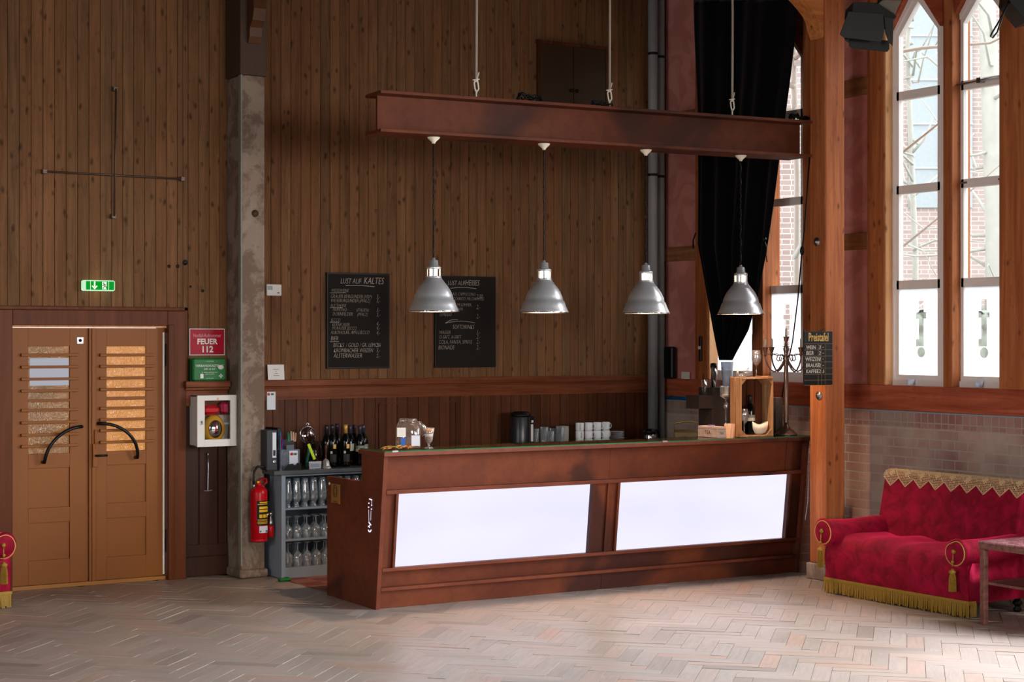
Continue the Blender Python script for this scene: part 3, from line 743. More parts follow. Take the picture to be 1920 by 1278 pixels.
# plaster infill
def infill(pA, pB, z0=SZ, z1=7.5, mat='pink', nm='wall_right_plaster_%d'):
    infill.n += 1; yA, yB_ = Yr(pA), Yr(pB)
    return struct(MB().box(XR + .025, XR + .18, min(yA, yB_), max(yA, yB_), z0, z1).build(nm % infill.n, M[mat]))
infill.n = 0
struct(MB().box(XR + .025, XR + .18, Yr(1303), YB, SZ, 7.5).build('wall_right_plaster_back', M['pink']))
infill(1560, 1626)
def nog(pA, pB, z0, z1):
    nog.n += 1; yA, yB_ = Yr(pA), Yr(pB) if pB else YB
    struct(MB().box(XR - .004, XR + .1, min(yA, yB_), max(yA, yB_), z0, z1).build('trim_%d' % nog.n, M['old_wood'], bevel=.006))
nog.n = 50
for z0, z1 in ((2.64, 2.775), (3.90, 4.04)):
    nog(1575, 1627, z0, z1)
    nog.n += 1; struct(MB().box(XR - .004, XR + .1, Yr(1303), YB, z0, z1).build('trim_%d' % nog.n, M['old_wood'], bevel=.006))
# timber above the window gables
def gable_surround(o, Wd, n):
    y0 = o.location.y; sp = Zs['sp']; k = 1.28; c = y0 + Wd / 2; top = 5.2; ap = sp + .02 + Wd / 2 * k
    m = MB()
    m.prism([(y0 - .09, sp), (y0, sp), (c, ap), (c, top), (y0 - .09, top)], XR + .03, XR + .12, 'X')
    m.prism([(y0 + Wd, sp), (y0 + Wd + .07, sp), (y0 + Wd + .07, top), (c, top), (c, ap)], XR + .03, XR + .12, 'X')
    struct(m.build('trim_%d' % n, M['timber_h']))
    struct(MB().box(XR + .03, XR + .15, y0 - .1, y0 + Wd + .1, 5.2, 7.5).build('wall_right_top_%d' % n, M['timber_h']))
gable_surround(w1, .6, 61); gable_surround(w2, _ if _ else .5, 62); gable_surround(w3, W3, 63); gable_surround(w4, W4, 64)

# outside: pale brick buildings, trees, ground
gnd = struct(MB().box(10.2, 120, -20, 120, -.6, -.5).build('ground_outside', plain('pale_pavement', '#8c9088', .9)))
def orient_building(name, px0, px1, D, h, label, mat, rot):
    a_ = atD(px0, 637, D); b_ = atD(px1, 637, D); root = thing(name, label, 'building', (a_.x, a_.y, -.5), math.atan2(b_.y - a_.y, b_.x - a_.x))
    L_ = math.hypot(b_.x - a_.x, b_.y - a_.y)
    return root, L_
bA, LA = orient_building('brick_building', 1330, 1545, 27, 12, 'pale brick house wall close outside the curtained window', None, 0)
MB().box(-6, LA, 0, 4, 0, 14).build('wall', M['ebrick'], bA)
bB, LB = orient_building('brick_building', 1640, 2010, 62, 20, 'far brick building with tall leaded windows beyond the bare trees', None, 0)
M['ebrick2'] = bricks('brick_far', uaxis='X', c1='#a08c86', c2='#ae9c96', c3='#a08a88', mortar='#c0b8b4', patches=False, bw=.5, rh=.16, ms=.02)
MB().box(-6, LB + 8, 0, 4, 0, 26).build('wall', M['ebrick2'], bB)
wx = LB * .17
m = MB().box(wx, wx + 2.3, -.12, 0, 7.2, 22); m.build('window', plain('leaded_glass_blue', '#9aa2a6', .3), bB)
MB().box(wx + 1.2, wx + 1.5, -.25, -.12, 7.2, 22).build('mullion', plain('terracotta_mullion', '#a87c72', .8), bB)
M['pbar'] = plain('pale_bar', '#c0c4c8', .6)
for k_ in range(9): MB().box(wx, wx + 2.3, -.18, -.12, 8.6 + k_ * 1.6, 8.66 + k_ * 1.6).build('glazing_bar', M['pbar'], bB)
def tree(px, D, r, label, seed, h=14):
    rnd = random.Random(seed); p = atD(px, 637, D); root = thing('bare_tree', label, 'tree', (p.x, p.y, -.5))
    m = MB(); m.tube([(0, 0, 0), (.02 * D / 10, 0, 4), (-.05, .1, 8), (.1, 0, h)], [r, r * .9, r * .75, r * .3], 12); m.build('trunk', M['bark'], root)
    m = MB()
    for i in range(44):
        z = rnd.uniform(2.2, h); a = rnd.uniform(0, 2 * PI); l = rnd.uniform(1.0, 3.2); pts = [(0, 0, z)]
        x, y, zz = 0, 0, z
        for k_ in range(5):
            a += rnd.uniform(-.5, .5); x += l / 5 * math.cos(a); y += l / 5 * math.sin(a); zz += rnd.uniform(-.1, .45); pts.append((x, y, zz))
        m.tube(pts, [.03 * q_ for q_ in (1, .8, .6, .45, .3, .2)], 5)
    m.build('branches', M['bark'], root); return root
M['bark'] = plain('green_grey_bark', '#aaaaa2', .9, var=.15, scale=6)
a_ = atD(1640, 637, 19); b_ = atD(1990, 637, 19)
hd = thing('hedge', 'grey-green clipped hedge outside, seen through the clear signs of the frosted panes', 'hedge', (a_.x, a_.y, -.5), math.atan2(b_.y - a_.y, b_.x - a_.x))
MB().grid(lambda u, v: (u * 2.6, -.3 + .3 * math.sin(v * PI) * -1 + .05 * math.sin(u * 90) * math.sin(v * 70), v * 2.7), 60, 40).grid(lambda u, v: (u * 2.6, -.3 + v * .9, 2.7 + .04 * math.sin(u * 80)), 60, 6).box(0, 2.6, .0, .6, 0, 2.68).build('foliage', plain('hedge_leaves', '#8f9a90', .9, var=.35, scale=9), hd)
tree(1862, 26, .17, 'pale tree trunk with bare branches outside the right-hand tall window', 4)
tree(1712, 34, .07, 'slender bare tree outside the left-hand tall window', 9)
tree(1490, 17, .035, 'thin bare sapling in front of the near brick house', 12)

# =================================================================== LARGE OBJECTS
# timber post with plinth and bolts
PX, PY = 9.215, 10.10
t = thing('timber_post', 'tall square pine post standing at the right end of the bar', 'post', (PX, PY, 0))
MB().box(0, .205, 0, .185, .13, 7.5).build('shaft', M['timber'], t, bevel=.012)
MB().box(-.02, .225, -.02, .205, 0, .13).build('plinth', M['concrete'], t, bevel=.01)
for px, py in ((1532, 453), (1536, 741)):
    q = onX(px, py, PX); m = MB(); T = Matrix.Translation((0, q.y - PY, q.z)) @ Matrix.Rotation(-PI / 2, 4, 'Y')
    m.lathe([(.034, 0), (.034, .006), (.012, .007), (.012, .02), (.001, .021)], 20, T=T); m.build('bolt_washer', M['steel'], t)
# curved brace from the post
def brace():
    cx = PX; y0 = PY + .02; inner = []; outer = []
    zt = 4.62
    zb = onY(1530, 68, PY).z
    for dx, dz in ((-.045, .07), (-.062, .13), (-.095, .18), (-.14, .22), (-.225, .285), (-.34, .35), (-.50, .42), (-.70, .50)): inner.append((cx + dx, zb + dz))
    poly = [(cx, zb + .02), (cx - .012, zb)] + inner + [(cx - .70, zb + .72), (cx, zb + 1.3)]
    return MB().prism([(x - PX, z) for x, z in poly], .02, .16, 'Y').build('curved_brace', M['timber_x'], t)
brace()

# plastered pillar on the back wall with capital and carved corbel
CX0, CY0 = 5.37, 12.68
t = thing('wall_pillar', 'worn plaster pillar on the plank wall between door and bar', 'pillar', (CX0, CY0, 0))
zc = onY(470, 141, CY0).z
MB().box(0, .205, 0, YB - CY0 + .0, .05, zc).build('shaft', M['concrete'], t, bevel=.012)
MB().box(-.012, .218, -.012, YB - CY0 , zc, 7.5).build('capital', M['capital'], t, bevel=.006)
MB().box(-.02, .225, -.03, YB - CY0, 0, .07).build('plinth', M['concrete'], t, bevel=.02)
MB().box(-.003, .010, .0, .05, .1, zc).build('pale_arris', plain('pale_green_plaster', '#84857c', .85, var=.25, scale=25), t)
# corbel: carved S profile in the YZ plane, springing toward the room
z0 = onY(462, 86, CY0).z
prof = []
S = [(0.0, 0.0), (-.03, .0), (-.06, .05), (-.07, .12), (-.12, .17), (-.15, .26), (-.13, .34), (-.19, .42), (-.27, .50), (-.30, .62), (-.42, .74), (-.6, .86), (-.6, 1.1), (0, 1.1)]
MB().prism([(y, z0 + .02 + z) for y, z in S], .045, .155, 'X').build('corbel', M['corbel'], t, bevel=.004)
q = onY(478, 400, CY0); MB().lathe([(.03, 0), (.03, .004), (.016, .006), (.016, .012), (.001, .013)], 18, T=Matrix.Translation((q.x - CX0, 0, q.z)) @ Matrix.Rotation(PI / 2, 4, 'X')).build('bolt_washer', M['capital'], t)

# ---- bar counter
BA = math.atan2(10.60 - 10.70, 9.38 - 5.548); BL = 3.835
bar = thing('bar_counter', 'long rust-brown bar counter with two glowing white front panels', 'bar counter', (5.548, 10.70, 0), BA)
LEAN = .13 / 1.07
fy = lambda z: -LEAN * z
# left side panel with step; right side panel
def side(x0, x1, nm='side_panel'):
    poly = [(0.0, 0), (fy(1.092), 1.092), (.235, 1.092), (.235, .886), (.83, .886), (.83, 0)]
    return MB().prism(poly, x0, x1, 'X').build(nm, M['rust_lit'], bar, bevel=.002)
side(0, .032); side(BL - .032, BL)
def slab(x0, x1, z0, z1, d0, d1, nm, mat='rust'):
    # board lying parallel to the leaning front, from depth d0 to d1 behind the front line
    poly = [(fy(z0) + d0, z0), (fy(z1) + d0, z1), (fy(z1) + d1, z1), (fy(z0) + d1, z0)]
    return MB().prism(poly, x0, x1, 'X').build(nm, M[mat], bar, bevel=.0015)
def ledge(z0, z1, nm='ledge'):
    poly = [(fy(z0) - .004, z0), (fy(z1) - .004, z1), (fy(z1) + .07, z1), (fy(z0) + .07, z0)]
    return MB().prism(poly, .032, BL - .032, 'X').build(nm, M['rust_lit'], bar, bevel=.0015)
slab(.032, BL / 2 - .001, .0, .129, .035, .06, 'plinth_board'); slab(BL / 2 + .001, BL - .032, .0, .129, .035, .06, 'plinth_board')
ledge(.129, .152); ledge(.268, .292); ledge(.818, .846)
slab(.032, BL - .032, .152, .268, .06, .08, 'recessed_board')
slab(.032, BL / 2 + .02, .846, 1.089, .055, .08, 'upper_board'); slab(BL / 2 + .021, BL - .19, .846, 1.089, .055, .08, 'upper_board'); slab(BL - .19, BL - .032, .846, 1.089, .045, .08, 'upper_board')
PA = (.135, 1.765); PB = (2.015, 3.665)
for a_, b_ in ((.032, PA[0] - .02), (PA[1] + .02, BL / 2 - .004), (BL / 2 + .004, PB[0] - .02), (PB[1] + .02, BL - .032)):
    slab(a_, b_, .292, .818, .03, .06, 'frame_board')
for a_ in (PA[0] - .02, PA[1], PB[0] - .02, PB[1]): slab(a_, a_ + .02, .292, .818, .004, .06, 'frame_strip')
slab(BL / 2 - .012, BL / 2 + .004, .292, .818, .01, .05, 'cover_strip')
for a_, b_ in (PA, PB):
    o = slab(a_, b_, .292, .818, .045, .05, 'glowing_panel', 'panel'); o['label'] = 'glowing white acrylic panel'
# body behind (closes the light box) and counter top
MB().box(.033, BL - .033, .05, .23, .0, .25).box(.033, BL - .033, .20, .23, .25, 1.08).build('carcass', M['rust'], bar)
MB().box(-.022, BL + .02, fy(1.1) - .045, .245, 1.089, 1.118).build('countertop', M['rust_lit'], bar, bevel=.002)
MB().box(-.028, .06, fy(1.1) - .05, fy(1.1) + .03, 1.087, 1.1195).build('metal_corner', M['rust_beam'], bar) if False else None
g = MB().box(-.01, BL + .01, fy(1.1) - .035, .235, 1.118, 1.126).build('glass_top', M['glass_green'], bar); 
MB().box(-.01, BL + .01, fy(1.1) - .0365, fy(1.1) - .035, 1.1185, 1.126).box(-.0115, -.01, fy(1.1) - .035, .235, 1.1185, 1.126).build('glass_edge', M['greenedge'], bar)
for xx in (.045, 2.35): MB().box(xx, xx + .045, fy(1.1) - .039, fy(1.1) - .02, 1.117, 1.129).build('glass_clip', M['steel'], bar)
MB().box(.033, 2.9, .235, .83, .70, .725).box(.033, 2.9, .232, .275, .862, .884).box(2.9, BL - .033, .235, .83, .855, .882).build('lower_worktop', M['timber_light'], bar, bevel=.002)
# brass plate, knob, glowing sign on the left end
def onbar(px, py):
    # point on the left end panel (world x ~ 5.548)
    q = onX(px, py, 5.548); d = q - Vector((5.548, 10.70, 0)); return d.y, d.z
a_ = onbar(617, 906); b_ = onbar(634, 945)
MB().box(-.003, 0, b_[0], a_[0], b_[1], a_[1]).build('brass_plate', M['brass'], bar)
m = MB(); cy, cz = (a_[0] + b_[0]) / 2, a_[1] - (a_[1] - b_[1]) * .36; 
m.tube([(-.004, cy + .035 * math.cos(k * PI / 12), cz + .045 * math.sin(k * PI / 12)) for k in range(24)], .0025, 5, closed=True)
m.tube([(-.004, cy + .02 * math.cos(k * PI / 8), cz + .03 * math.sin(k * PI / 8)) for k in range(16)], .0018, 5, closed=True)
for i, (w_, dz) in enumerate(((.03, .075), (.045, .088), (.02, .101))): m.box(-.0038, -.003, cy - w_, cy + w_, cz - dz - .003, cz - dz + .001)
m.build('engraving', M['txtdark'], bar)
q = onbar(613.5, 906.5); MB().lathe([(.011, 0), (.01, .006), (.001, .009)], 14, T=Matrix.Translation((0, q[0], q[1])) @ Matrix.Rotation(-PI / 2, 4, 'Y')).build('round_peg', M['candle'], bar)
m = MB()
def P(px, py): y, z = onbar(px, py); return (-.002, y, z)
for seg in ([(692.5, 935), (697.5, 937)], [(691.5, 979), (695.5, 984)], [(691, 987), (693, 984.5), (690, 987), (693, 988)], [(690.5, 993), (691.5, 996), (694, 996.5), (696, 993)]):
    m.tube([P(*p) for p in seg], .0038, 6)
for p in ((691.5, 943), (697, 947), (691, 950.5), (696.5, 954)): m.ball(P(*p), .0048, 8)
for seg in ([(691, 955), (691.5, 979)], [(695.5, 957), (695, 975)], [(697, 938), (697, 947)]):
    m.tube([P(*p) for p in seg], .001, 5)
o = m.build('glowing_sign', M['glowwhite'], bar); o['label'] = 'small glowing cut-out sign'

# ---- hanging beam
HA = -math.radians(5.0); HL = 3.68
beam = thing('hanging_beam', 'rust-brown I-shaped beam hanging on ropes above the bar', 'beam', (5.526, 10.70, 3.35), HA)
MB().box(0, HL, -.145, .145, 0, .022).build('lower_flange', M['rust_beam'], beam, bevel=.002)
MB().box(0, HL, -.145, .145, .268, .29).build('upper_flange', M['rust_beam'], beam, bevel=.002)
m = MB().box(.028, HL - .004, -.012, .012, .022, .268); m.build('web', M['rust_beam'], beam)
def beam_at(x, y=0):
    c, s = math.cos(HA), math.sin(HA); return Vector((5.526 + x * c - y * s, 10.70 + x * s + y * c))
def beam_x(px):
    lo, hi = -.5, 4.5
    for _ in range(40):
        md = (lo + hi) / 2; p = beam_at(md); u = (p.x * CA - p.y * SA) / (p.x * SA + p.y * CA)
        if 960 + F * u < px: lo = md
        else: hi = md
    return (lo + hi) / 2
# ropes
for px, lab in ((893, 'left pale rope tied to the hanging beam'), (1143, 'middle pale rope tied to the hanging beam, with black cable clip'), (1373, 'right pale rope tied to the hanging beam in front of the curtain')):
    p = beam_at(beam_x(px)); t = thing('rope', lab, 'rope', (p.x, p.y, 3.64), group='ropes holding the beam')
    MB().tube([(0, 0, .13), (.004, 0, .8), (-.005, 0, 1.6), (0, 0, 3.85)], .009, 8).build('line', plain('pale_rope_%d' % px, '#a39a8e', .8), t)
    m = MB()
    m.tube([(.0, 0, .0), (0, 0, .07)], .007, 6); m.tube([(0, 0, .05), (.02, 0, .08), (.012, 0, .13), (-.004, 0, .15), (-.018, 0, .12), (-.012, 0, .08), (0, 0, .05)], .006, 6)
    m.tube([(-.03, 0, .14), (.025, .0, .15)], .005, 6); m.tube([(.0, 0, .13), (.022, 0, .2)], .005, 6); m.ball((0, 0, .14), .014, 8)
    m.build('knot', M['candle'], t)
# cable bundles lying on the beam
def cable(px0, px1, lab, seed, hgt=.05, z=3.64):
    rnd = random.Random(seed); x0, x1 = beam_x(px0), beam_x(px1); p = beam_at((x0 + x1) / 2); hl = (x1 - x0) / 2
    m = MB()
    for k_ in range(3):
        pts = []
        for i in range(12):
            s = i / 11; pts.append((-hl + 2 * hl * s, rnd.uniform(-.05, .03), .012 + hgt * abs(math.sin(s * PI * (1.5 + k_))) * rnd.uniform(.5, 1)))
        pts[0] = (-hl, -.03, .009); pts[-1] = (hl, -.02, .009)
        m.tube(pts, .008, 6)
    return tag(m.build('cable', M['black'], loc=(p.x, p.y, z), rotz=HA), lab, 'cable', 'cables on the beam')
cable(966, 1014, 'black cable bundle on the beam below the brown wall hatch', 1, .075)
cable(1106, 1146, 'black cable on the beam ending at the middle rope', 2, .05)
cable(1478, 1521, 'thin black cable loops on the beam end by the post', 3, .06)

# ---- pendant lamps
def make_lamp(first, drop_len):
    t = thing('pendant_lamp', first, 'lamp', (0, 0, 0))
    zr = 0.0
    shade = [(.180, 0), (.183, .004), (.178, .012), (.163, .045), (.151, .083), (.143, .087), (.137, .115), (.122, .151), (.104, .180), (.091, .196), (.088, .200), (.084, .206), (.080, .208), (.072, .222), (.068, .224), (.058, .240), (.056, .244)]
    inner = [(r - .003, z) for r, z in reversed(shade)]
    MB().lathe_open(shade + inner[:-1] + [(.177, .0)], 40).build('shade', M['alu'], t)
    MB().lathe_open([(.184, -.002), (.186, .002), (.184, .006), (.180, .002), (.184, -.002)], 40).build('rim', M['chrome'], t)
    m = MB()
    for k_ in range(4):
        a0 = PI / 4 + k_ * PI / 2 + .35; w_ = .42
        poly = [(.052 * math.cos(a0 + w_ * s), .052 * math.sin(a0 + w_ * s)) for s in (-1, -.5, 0, .5, 1)] + [(.046 * math.cos(a0 + w_ * s), .046 * math.sin(a0 + w_ * s)) for s in (1, .5, 0, -.5, -1)]
        m.prism(poly, .240, .318, 'Z')
    m.lathe([(.056, .236), (.056, .252), (.050, .254)], 28); m.lathe([(.053, .305), (.053, .318), (.040, .326), (.034, .328), (.031, .366), (.028, .368), (.012, .372), (.010, .385), (.006, .387)], 28)
    m.build('neck', M['alu'], t)
    MB().lathe([(.0005, .14), (.02, .148), (.034, .17), (.036, .20), (.032, .235), (.028, .26), (.028, .303)], 20).build('bulb', M['bulb'], t)
    m = MB(); n = int(drop_len / .028)
    for i in range(n):
        z = .387 + i * .028; e = (.0055, 0) if i % 2 else (0, .0055)
        m.tube([(e[0], e[1], z), (e[0], e[1], z + .02), (-e[0], -e[1], z + .02 + .01), (-e[0], -e[1], z - .002)], .0022, 5, closed=True)
    m.tube([(.004 * math.sin(i * 1.3), .006 * math.cos(i * 1.1), .387 + (drop_len) * i / 40) for i in range(41)], .0032, 6)
    m.build('chain_and_cord', M['black'], t)
    MB().lathe([(.012, -.045), (.014, -.035), (.04, -.012), (.045, -.004), (.045, 0)], 24, c=(0, 0, .387 + drop_len + .045)).build('ceiling_rose', M['candle'], t)
    return t
lab = ['first hanging aluminium lamp from the left, in front of the menu slates', 'second hanging aluminium lamp from the left, against plain wall planks', 'third hanging aluminium lamp, in front of the grey pipes', 'fourth hanging aluminium lamp, in front of the black curtain']
lz = 2.102; lpx = (813, 1020, 1211, 1389); dl_ = 3.35 - .045 - (lz + .387)
lamp = make_lamp(lab[0], dl_)
for i, px in enumerate(lpx):
    p = beam_at(beam_x(px)); o = lamp if i == 0 else dup(lamp, (0, 0, 0), None, lab[i])
    o.location = (p.x, p.y, lz); o.rotation_euler = (0, 0, (0, .15, .3, 1.0)[i]); o['group'] = 'aluminium lamps over the bar'
    l = bpy.data.lights.new('lamp_light', 'SPOT'); l.energy = 72; l.color = (1, .66, .44); l.shadow_soft_size = .03; l.spot_size = math.radians(118); l.spot_blend = .6
    lo = bpy.data.objects.new('lamp_light', l); COL.objects.link(lo); lo.location = (p.x, p.y, lz + .12)

# ---- black curtain, tied to a point, in front of window 1
def curtain():
    Lf = [(8, 1296), (60, 1297), (200, 1302), (460, 1303), (560, 1324), (620, 1336), (676, 1348)]
    Rt = [(-6, 1492), (60, 1489), (150, 1478), (300, 1457), (400, 1445), (460, 1437), (560, 1421), (620, 1404), (674, 1374)]
    def ev(P_, y):
        for (y0, x0), (y1, x1) in zip(P_, P_[1:]):
            if y <= y1: return x0 + (x1 - x0) * max(0, (y - y0)) / (y1 - y0)
        return P_[-1][1]
    XC = 9.62; base = onX(1348, 675, XC)
    def fn(u, v):
        py = -14 + (26 - 12 * (0) if u < .0 else 0) + v * 689; 
        if v == 0: py = 14 * (1 - u) - 6 * u
        pl, pr = ev(Lf, py), ev(Rt, py); px = pl + (pr - pl) * u
        w_ = (pr - pl) / 200
        d = .05 * math.sin(u * 31 + .6 * math.sin(v * 4)) * (.25 + .75 * v) * (.35 + .65 * (1 - abs(w_ - .5))) + .03 * math.sin(u * 13 + 2)
        d *= min(1, w_ * 1.6)
        q = onX(px, py, XC); return (q.x + d - base.x, q.y - base.y, q.z - base.z)
    t = thing('curtain', 'long black curtain hanging over the window, gathered to a point', 'curtain', tuple(base))
    MB().grid(fn, 70, 60).build('cloth', M['blackcloth'], t, solid=.004)
    a = onX(1437, 448, XC) - base; m = MB(); m.tube([(-.03, a.y - .02, a.z), (-.02, a.y + .03, a.z - .01)], .016, 8)
    m.tube([(-.03, a.y, a.z), (-.03, a.y - .04, a.z - .08), (-.03, a.y - .03, a.z - .14), (-.03, a.y - .045, a.z - .20)], .005, 6)
    m.build('tie', M['black'], t)
    a = onX(1303, 437, XC) - base; MB().tube([(0, a.y - .01, a.z), (.02, a.y + .05, a.z - .06), (.06, a.y + .10, a.z - .13)], .008, 6).build('tie', M['black'], t)
curtain()
MB_ = MB(); XC2 = 9.70
pts = [atD(1518, 293, 13.62), atD(1508, 430, 13.9), atD(1504, 470, 13.95), atD(1496, 560, 14.1), atD(1486, 640, 14.2), atD(1472, 705, 14.3), atD(1466, 745, 14.2)]
b0 = pts[-1]; m = MB().tube([tuple(p - b0) for p in pts], .006, 6).ball(tuple(pts[2] - b0), .018, 8, sz=2.2)
tag(m.build('cord', M['black'], loc=tuple(b0)), 'thin black cord hanging slanted across the right pane beside the post', 'cord')

# ---- grey heating pipes in the corner
def pipe(px, r, lab, rings, ybot, Y):
    q = onY(px, 700, Y); t = thing('pipe', lab, 'pipe', (q.x, Y, .86))
    MB().tube([(0, 0, .04), (0, 0, 6.6)], r, 20).build('tube', M['pipe'], t)
    m = MB().tube([(0, 0, 0), (0, 0, .12)], r * 1.12, 20); m.build('socket', M['pipe'], t)
    for py in rings:
        z = onY(px, py, Y).z - .86; MB().lathe([(r * 1.04, -.012), (r * 1.07, -.01), (r * 1.07, .01), (r * 1.04, .012)], 20, c=(0, 0, z)).build('clamp_ring', M['black'], t)
pipe(1224, .047, 'thick grey pipe running down the wall corner', (101, 328), 800, 12.88)
pipe(1239, .036, 'slimmer grey pipe behind and right of the thick one', (107, 331), 790, 12.93)

# ---- sofa
def make_sofa(label):
    # local frame: front faces -x, origin at front-right-hand floor corner (picture right), y runs to the picture left
    t = thing('sofa', label, 'sofa', (0, 0, 0)); Wd = 1.44; D_ = .82
    # seat body: bulging front
    def prof(y):
        return [(.035, .10), (.015, .16), (.0, .26), (.005, .34), (.03, .40), (.09, .435), (.2, .445), (.6, .43), (.6, .10)]
    P0 = prof(0)
    m = MB(); n = 24; vs = []; 
    for j in range(n + 1):
        y = Wd * j / n; e = max(0, min(1, min(y, Wd - y) / .05)); sag = .012 * math.sin(j * .9) * e
        for (x, z) in P0: vs.append((x + (1 - math.sqrt(e)) * .03, y, z - (1 - math.sqrt(e)) * (.02 if z > .3 else 0) + (sag if z > .4 else 0)))
    k_ = len(P0); fs = [(j * k_ + i, j * k_ + i + 1, (j + 1) * k_ + i + 1, (j + 1) * k_ + i) for j in range(n) for i in range(k_ - 1)]
    fs += [tuple(range(k_)), tuple(reversed(range(n * k_, n * k_ + k_)))]
    m.add(vs, fs, True); m.build('seat', M['velvet'], t)
    # backrest, rounded top, leaning slightly
    bp = [(.52, .38), (.57, .60), (.62, .84), (.64, .875), (.68, .895), (.73, .89), (.76, .86), (.80, .60), (.81, .10), (.55, .10)]
    m = MB().prism(bp, .05, Wd - .02, 'Y'); m.build('backrest', M['velvet'], t, bevel=.02)
    for s, nm in ((1, 0), (-1, 1)):
        yc = Wd - .045 if s > 0 else .075; zc_ = .46 if s > 0 else .445
        m = MB(); seg = 28; rings = [(-.03, .86), (-.022, .96), (0, 1.0), (.25, .98), (.5, .92), (.72, .80)]
        vs = []; fs = []
        for i, (x, f) in enumerate(rings):
            for q_ in range(seg):
                a = 2 * PI * q_ / seg; sag = .012 * math.sin(i * 1.7); pinch = 1 - (.16 if s < 0 else 0) * max(0, math.cos(a - 1.2)) ** 6 * (1 if i < 3 else .4)
                vs.append((x, yc + .100 * f * math.cos(a) * pinch, zc_ + sag + .100 * f * math.sin(a) * pinch))
        for i in range(len(rings) - 1):
            for q_ in range(seg):
                q2 = (q_ + 1) % seg; fs.append((i * seg + q_, i * seg + q2, (i + 1) * seg + q2, (i + 1) * seg + q_))
        fs.append(tuple(reversed(range(seg)))); fs.append(tuple(range((len(rings) - 1) * seg, len(rings) * seg)))
        m.add(vs, fs, True)
        if s > 0: m.box(.03, .7, yc - .08, yc + .03, .1, .42)
        else: m.box(.03, .7, yc - .065, yc + .06, .1, .42)
        arm = m.build('armrest', M['velvet'], t)
        m = MB().tube([(-.027, yc + .086 * math.cos(2 * PI * k2 / 28) * (1 - (.16 if s < 0 else 0) * max(0, math.cos(2 * PI * k2 / 28 - 1.2)) ** 6), zc_ + .086 * math.sin(2 * PI * k2 / 28) * (1 - (.16 if s < 0 else 0) * max(0, math.cos(2 * PI * k2 / 28 - 1.2)) ** 6)) for k2 in range(28)], .0045, 6, closed=True)
        m.build('piping', M['cordpink'], arm)
        m = MB(); m.ball((-.04, yc, zc_ + .01), .016, 12); m.tube([(-.045, yc, zc_), (-.05, yc + .002, zc_ - .09)], .0035, 6)
        m.ball((-.05, yc, zc_ - .06 if s < 0 else zc_ - .075), .012, 10); m.lathe([(.014, -.005), (.024, .0), (.024, .012), (.014, .02), (.008, .028)], 14, c=(-.052, yc, zc_ - .135))
        seg = 30; vs = []; fs = []
        for r, z in ((.017, -.138), (.024, -.17), (.027, -.26)):
            for q_ in range(seg * 2):
                a = PI * q_ / seg; rr_ = r * (1 if q_ % 2 else .82); vs.append((-.052 + rr_ * math.cos(a), yc + rr_ * math.sin(a), zc_ + z))
        for i in range(2):
            for q_ in range(seg * 2):
                q2 = (q_ + 1) % (seg * 2); fs.append((i * seg * 2 + q_, i * seg * 2 + q2, (i + 1) * seg * 2 + q2, (i + 1) * seg * 2 + q_))
        m.add(vs, fs, False); m.build('tassel', M['gold'], t)
    # fringe: braid band and hanging cords along the front and both ends
    m = MB(); m.box(.022, .036, -.004, Wd + .004, .098, .118)
    for (yy) in (-.006, Wd - .004): m.box(.03, .09, yy, yy + .010, .098, .118)
    m.build('fringe_band', M['gold'], t)
    rnd = random.Random(5); m = MB(); y = 0.0
    while y < Wd:
        l = rnd.uniform(.085, .1); dx = rnd.uniform(-.006, .006)
        m.add([(.028, y, .1), (.028, y + .011, .1), (.024 + dx, y + .0095, .1 - l), (.024 + dx, y + .0015, .1 - l), (.034, y + .006, .1), (.034 + dx, y + .006, .1 - l)], [(0, 1, 2, 3), (1, 4, 5, 2), (4, 0, 3, 5)]); y += .0115
    for yy in (-.004, Wd + .004):
        x = .03
        while x < .09:
            m.add([(x, yy, .1), (x + .009, yy, .1), (x + .008, yy, .01), (x + .001, yy, .01)], [(0, 1, 2, 3)]); x += .0115
    o = m.build('fringe', M['gold'], t); o['kind'] = 'stuff'
    for x, y in ((.08, .08), (.08, Wd - .08), (.55, .04), (.55, Wd - .08)):
        MB().lathe([(.014, 0), (.028, .008), (.03, .022), (.018, .034), (.02, .045), (.034, .055), (.036, .07), (.02, .082), (.02, .11)], 16, c=(x, y, 0)).build('bun_foot', M['black'], t)
    return t
sofa = make_sofa('red velvet sofa with lace runner against the brick wall')
sofa.location = (8.77, 8.215, 0)
sofa2 = dup(sofa, (3.40, 12.13, 0), PI / 2, 'red velvet sofa end with gold tassel beside the ochre door')
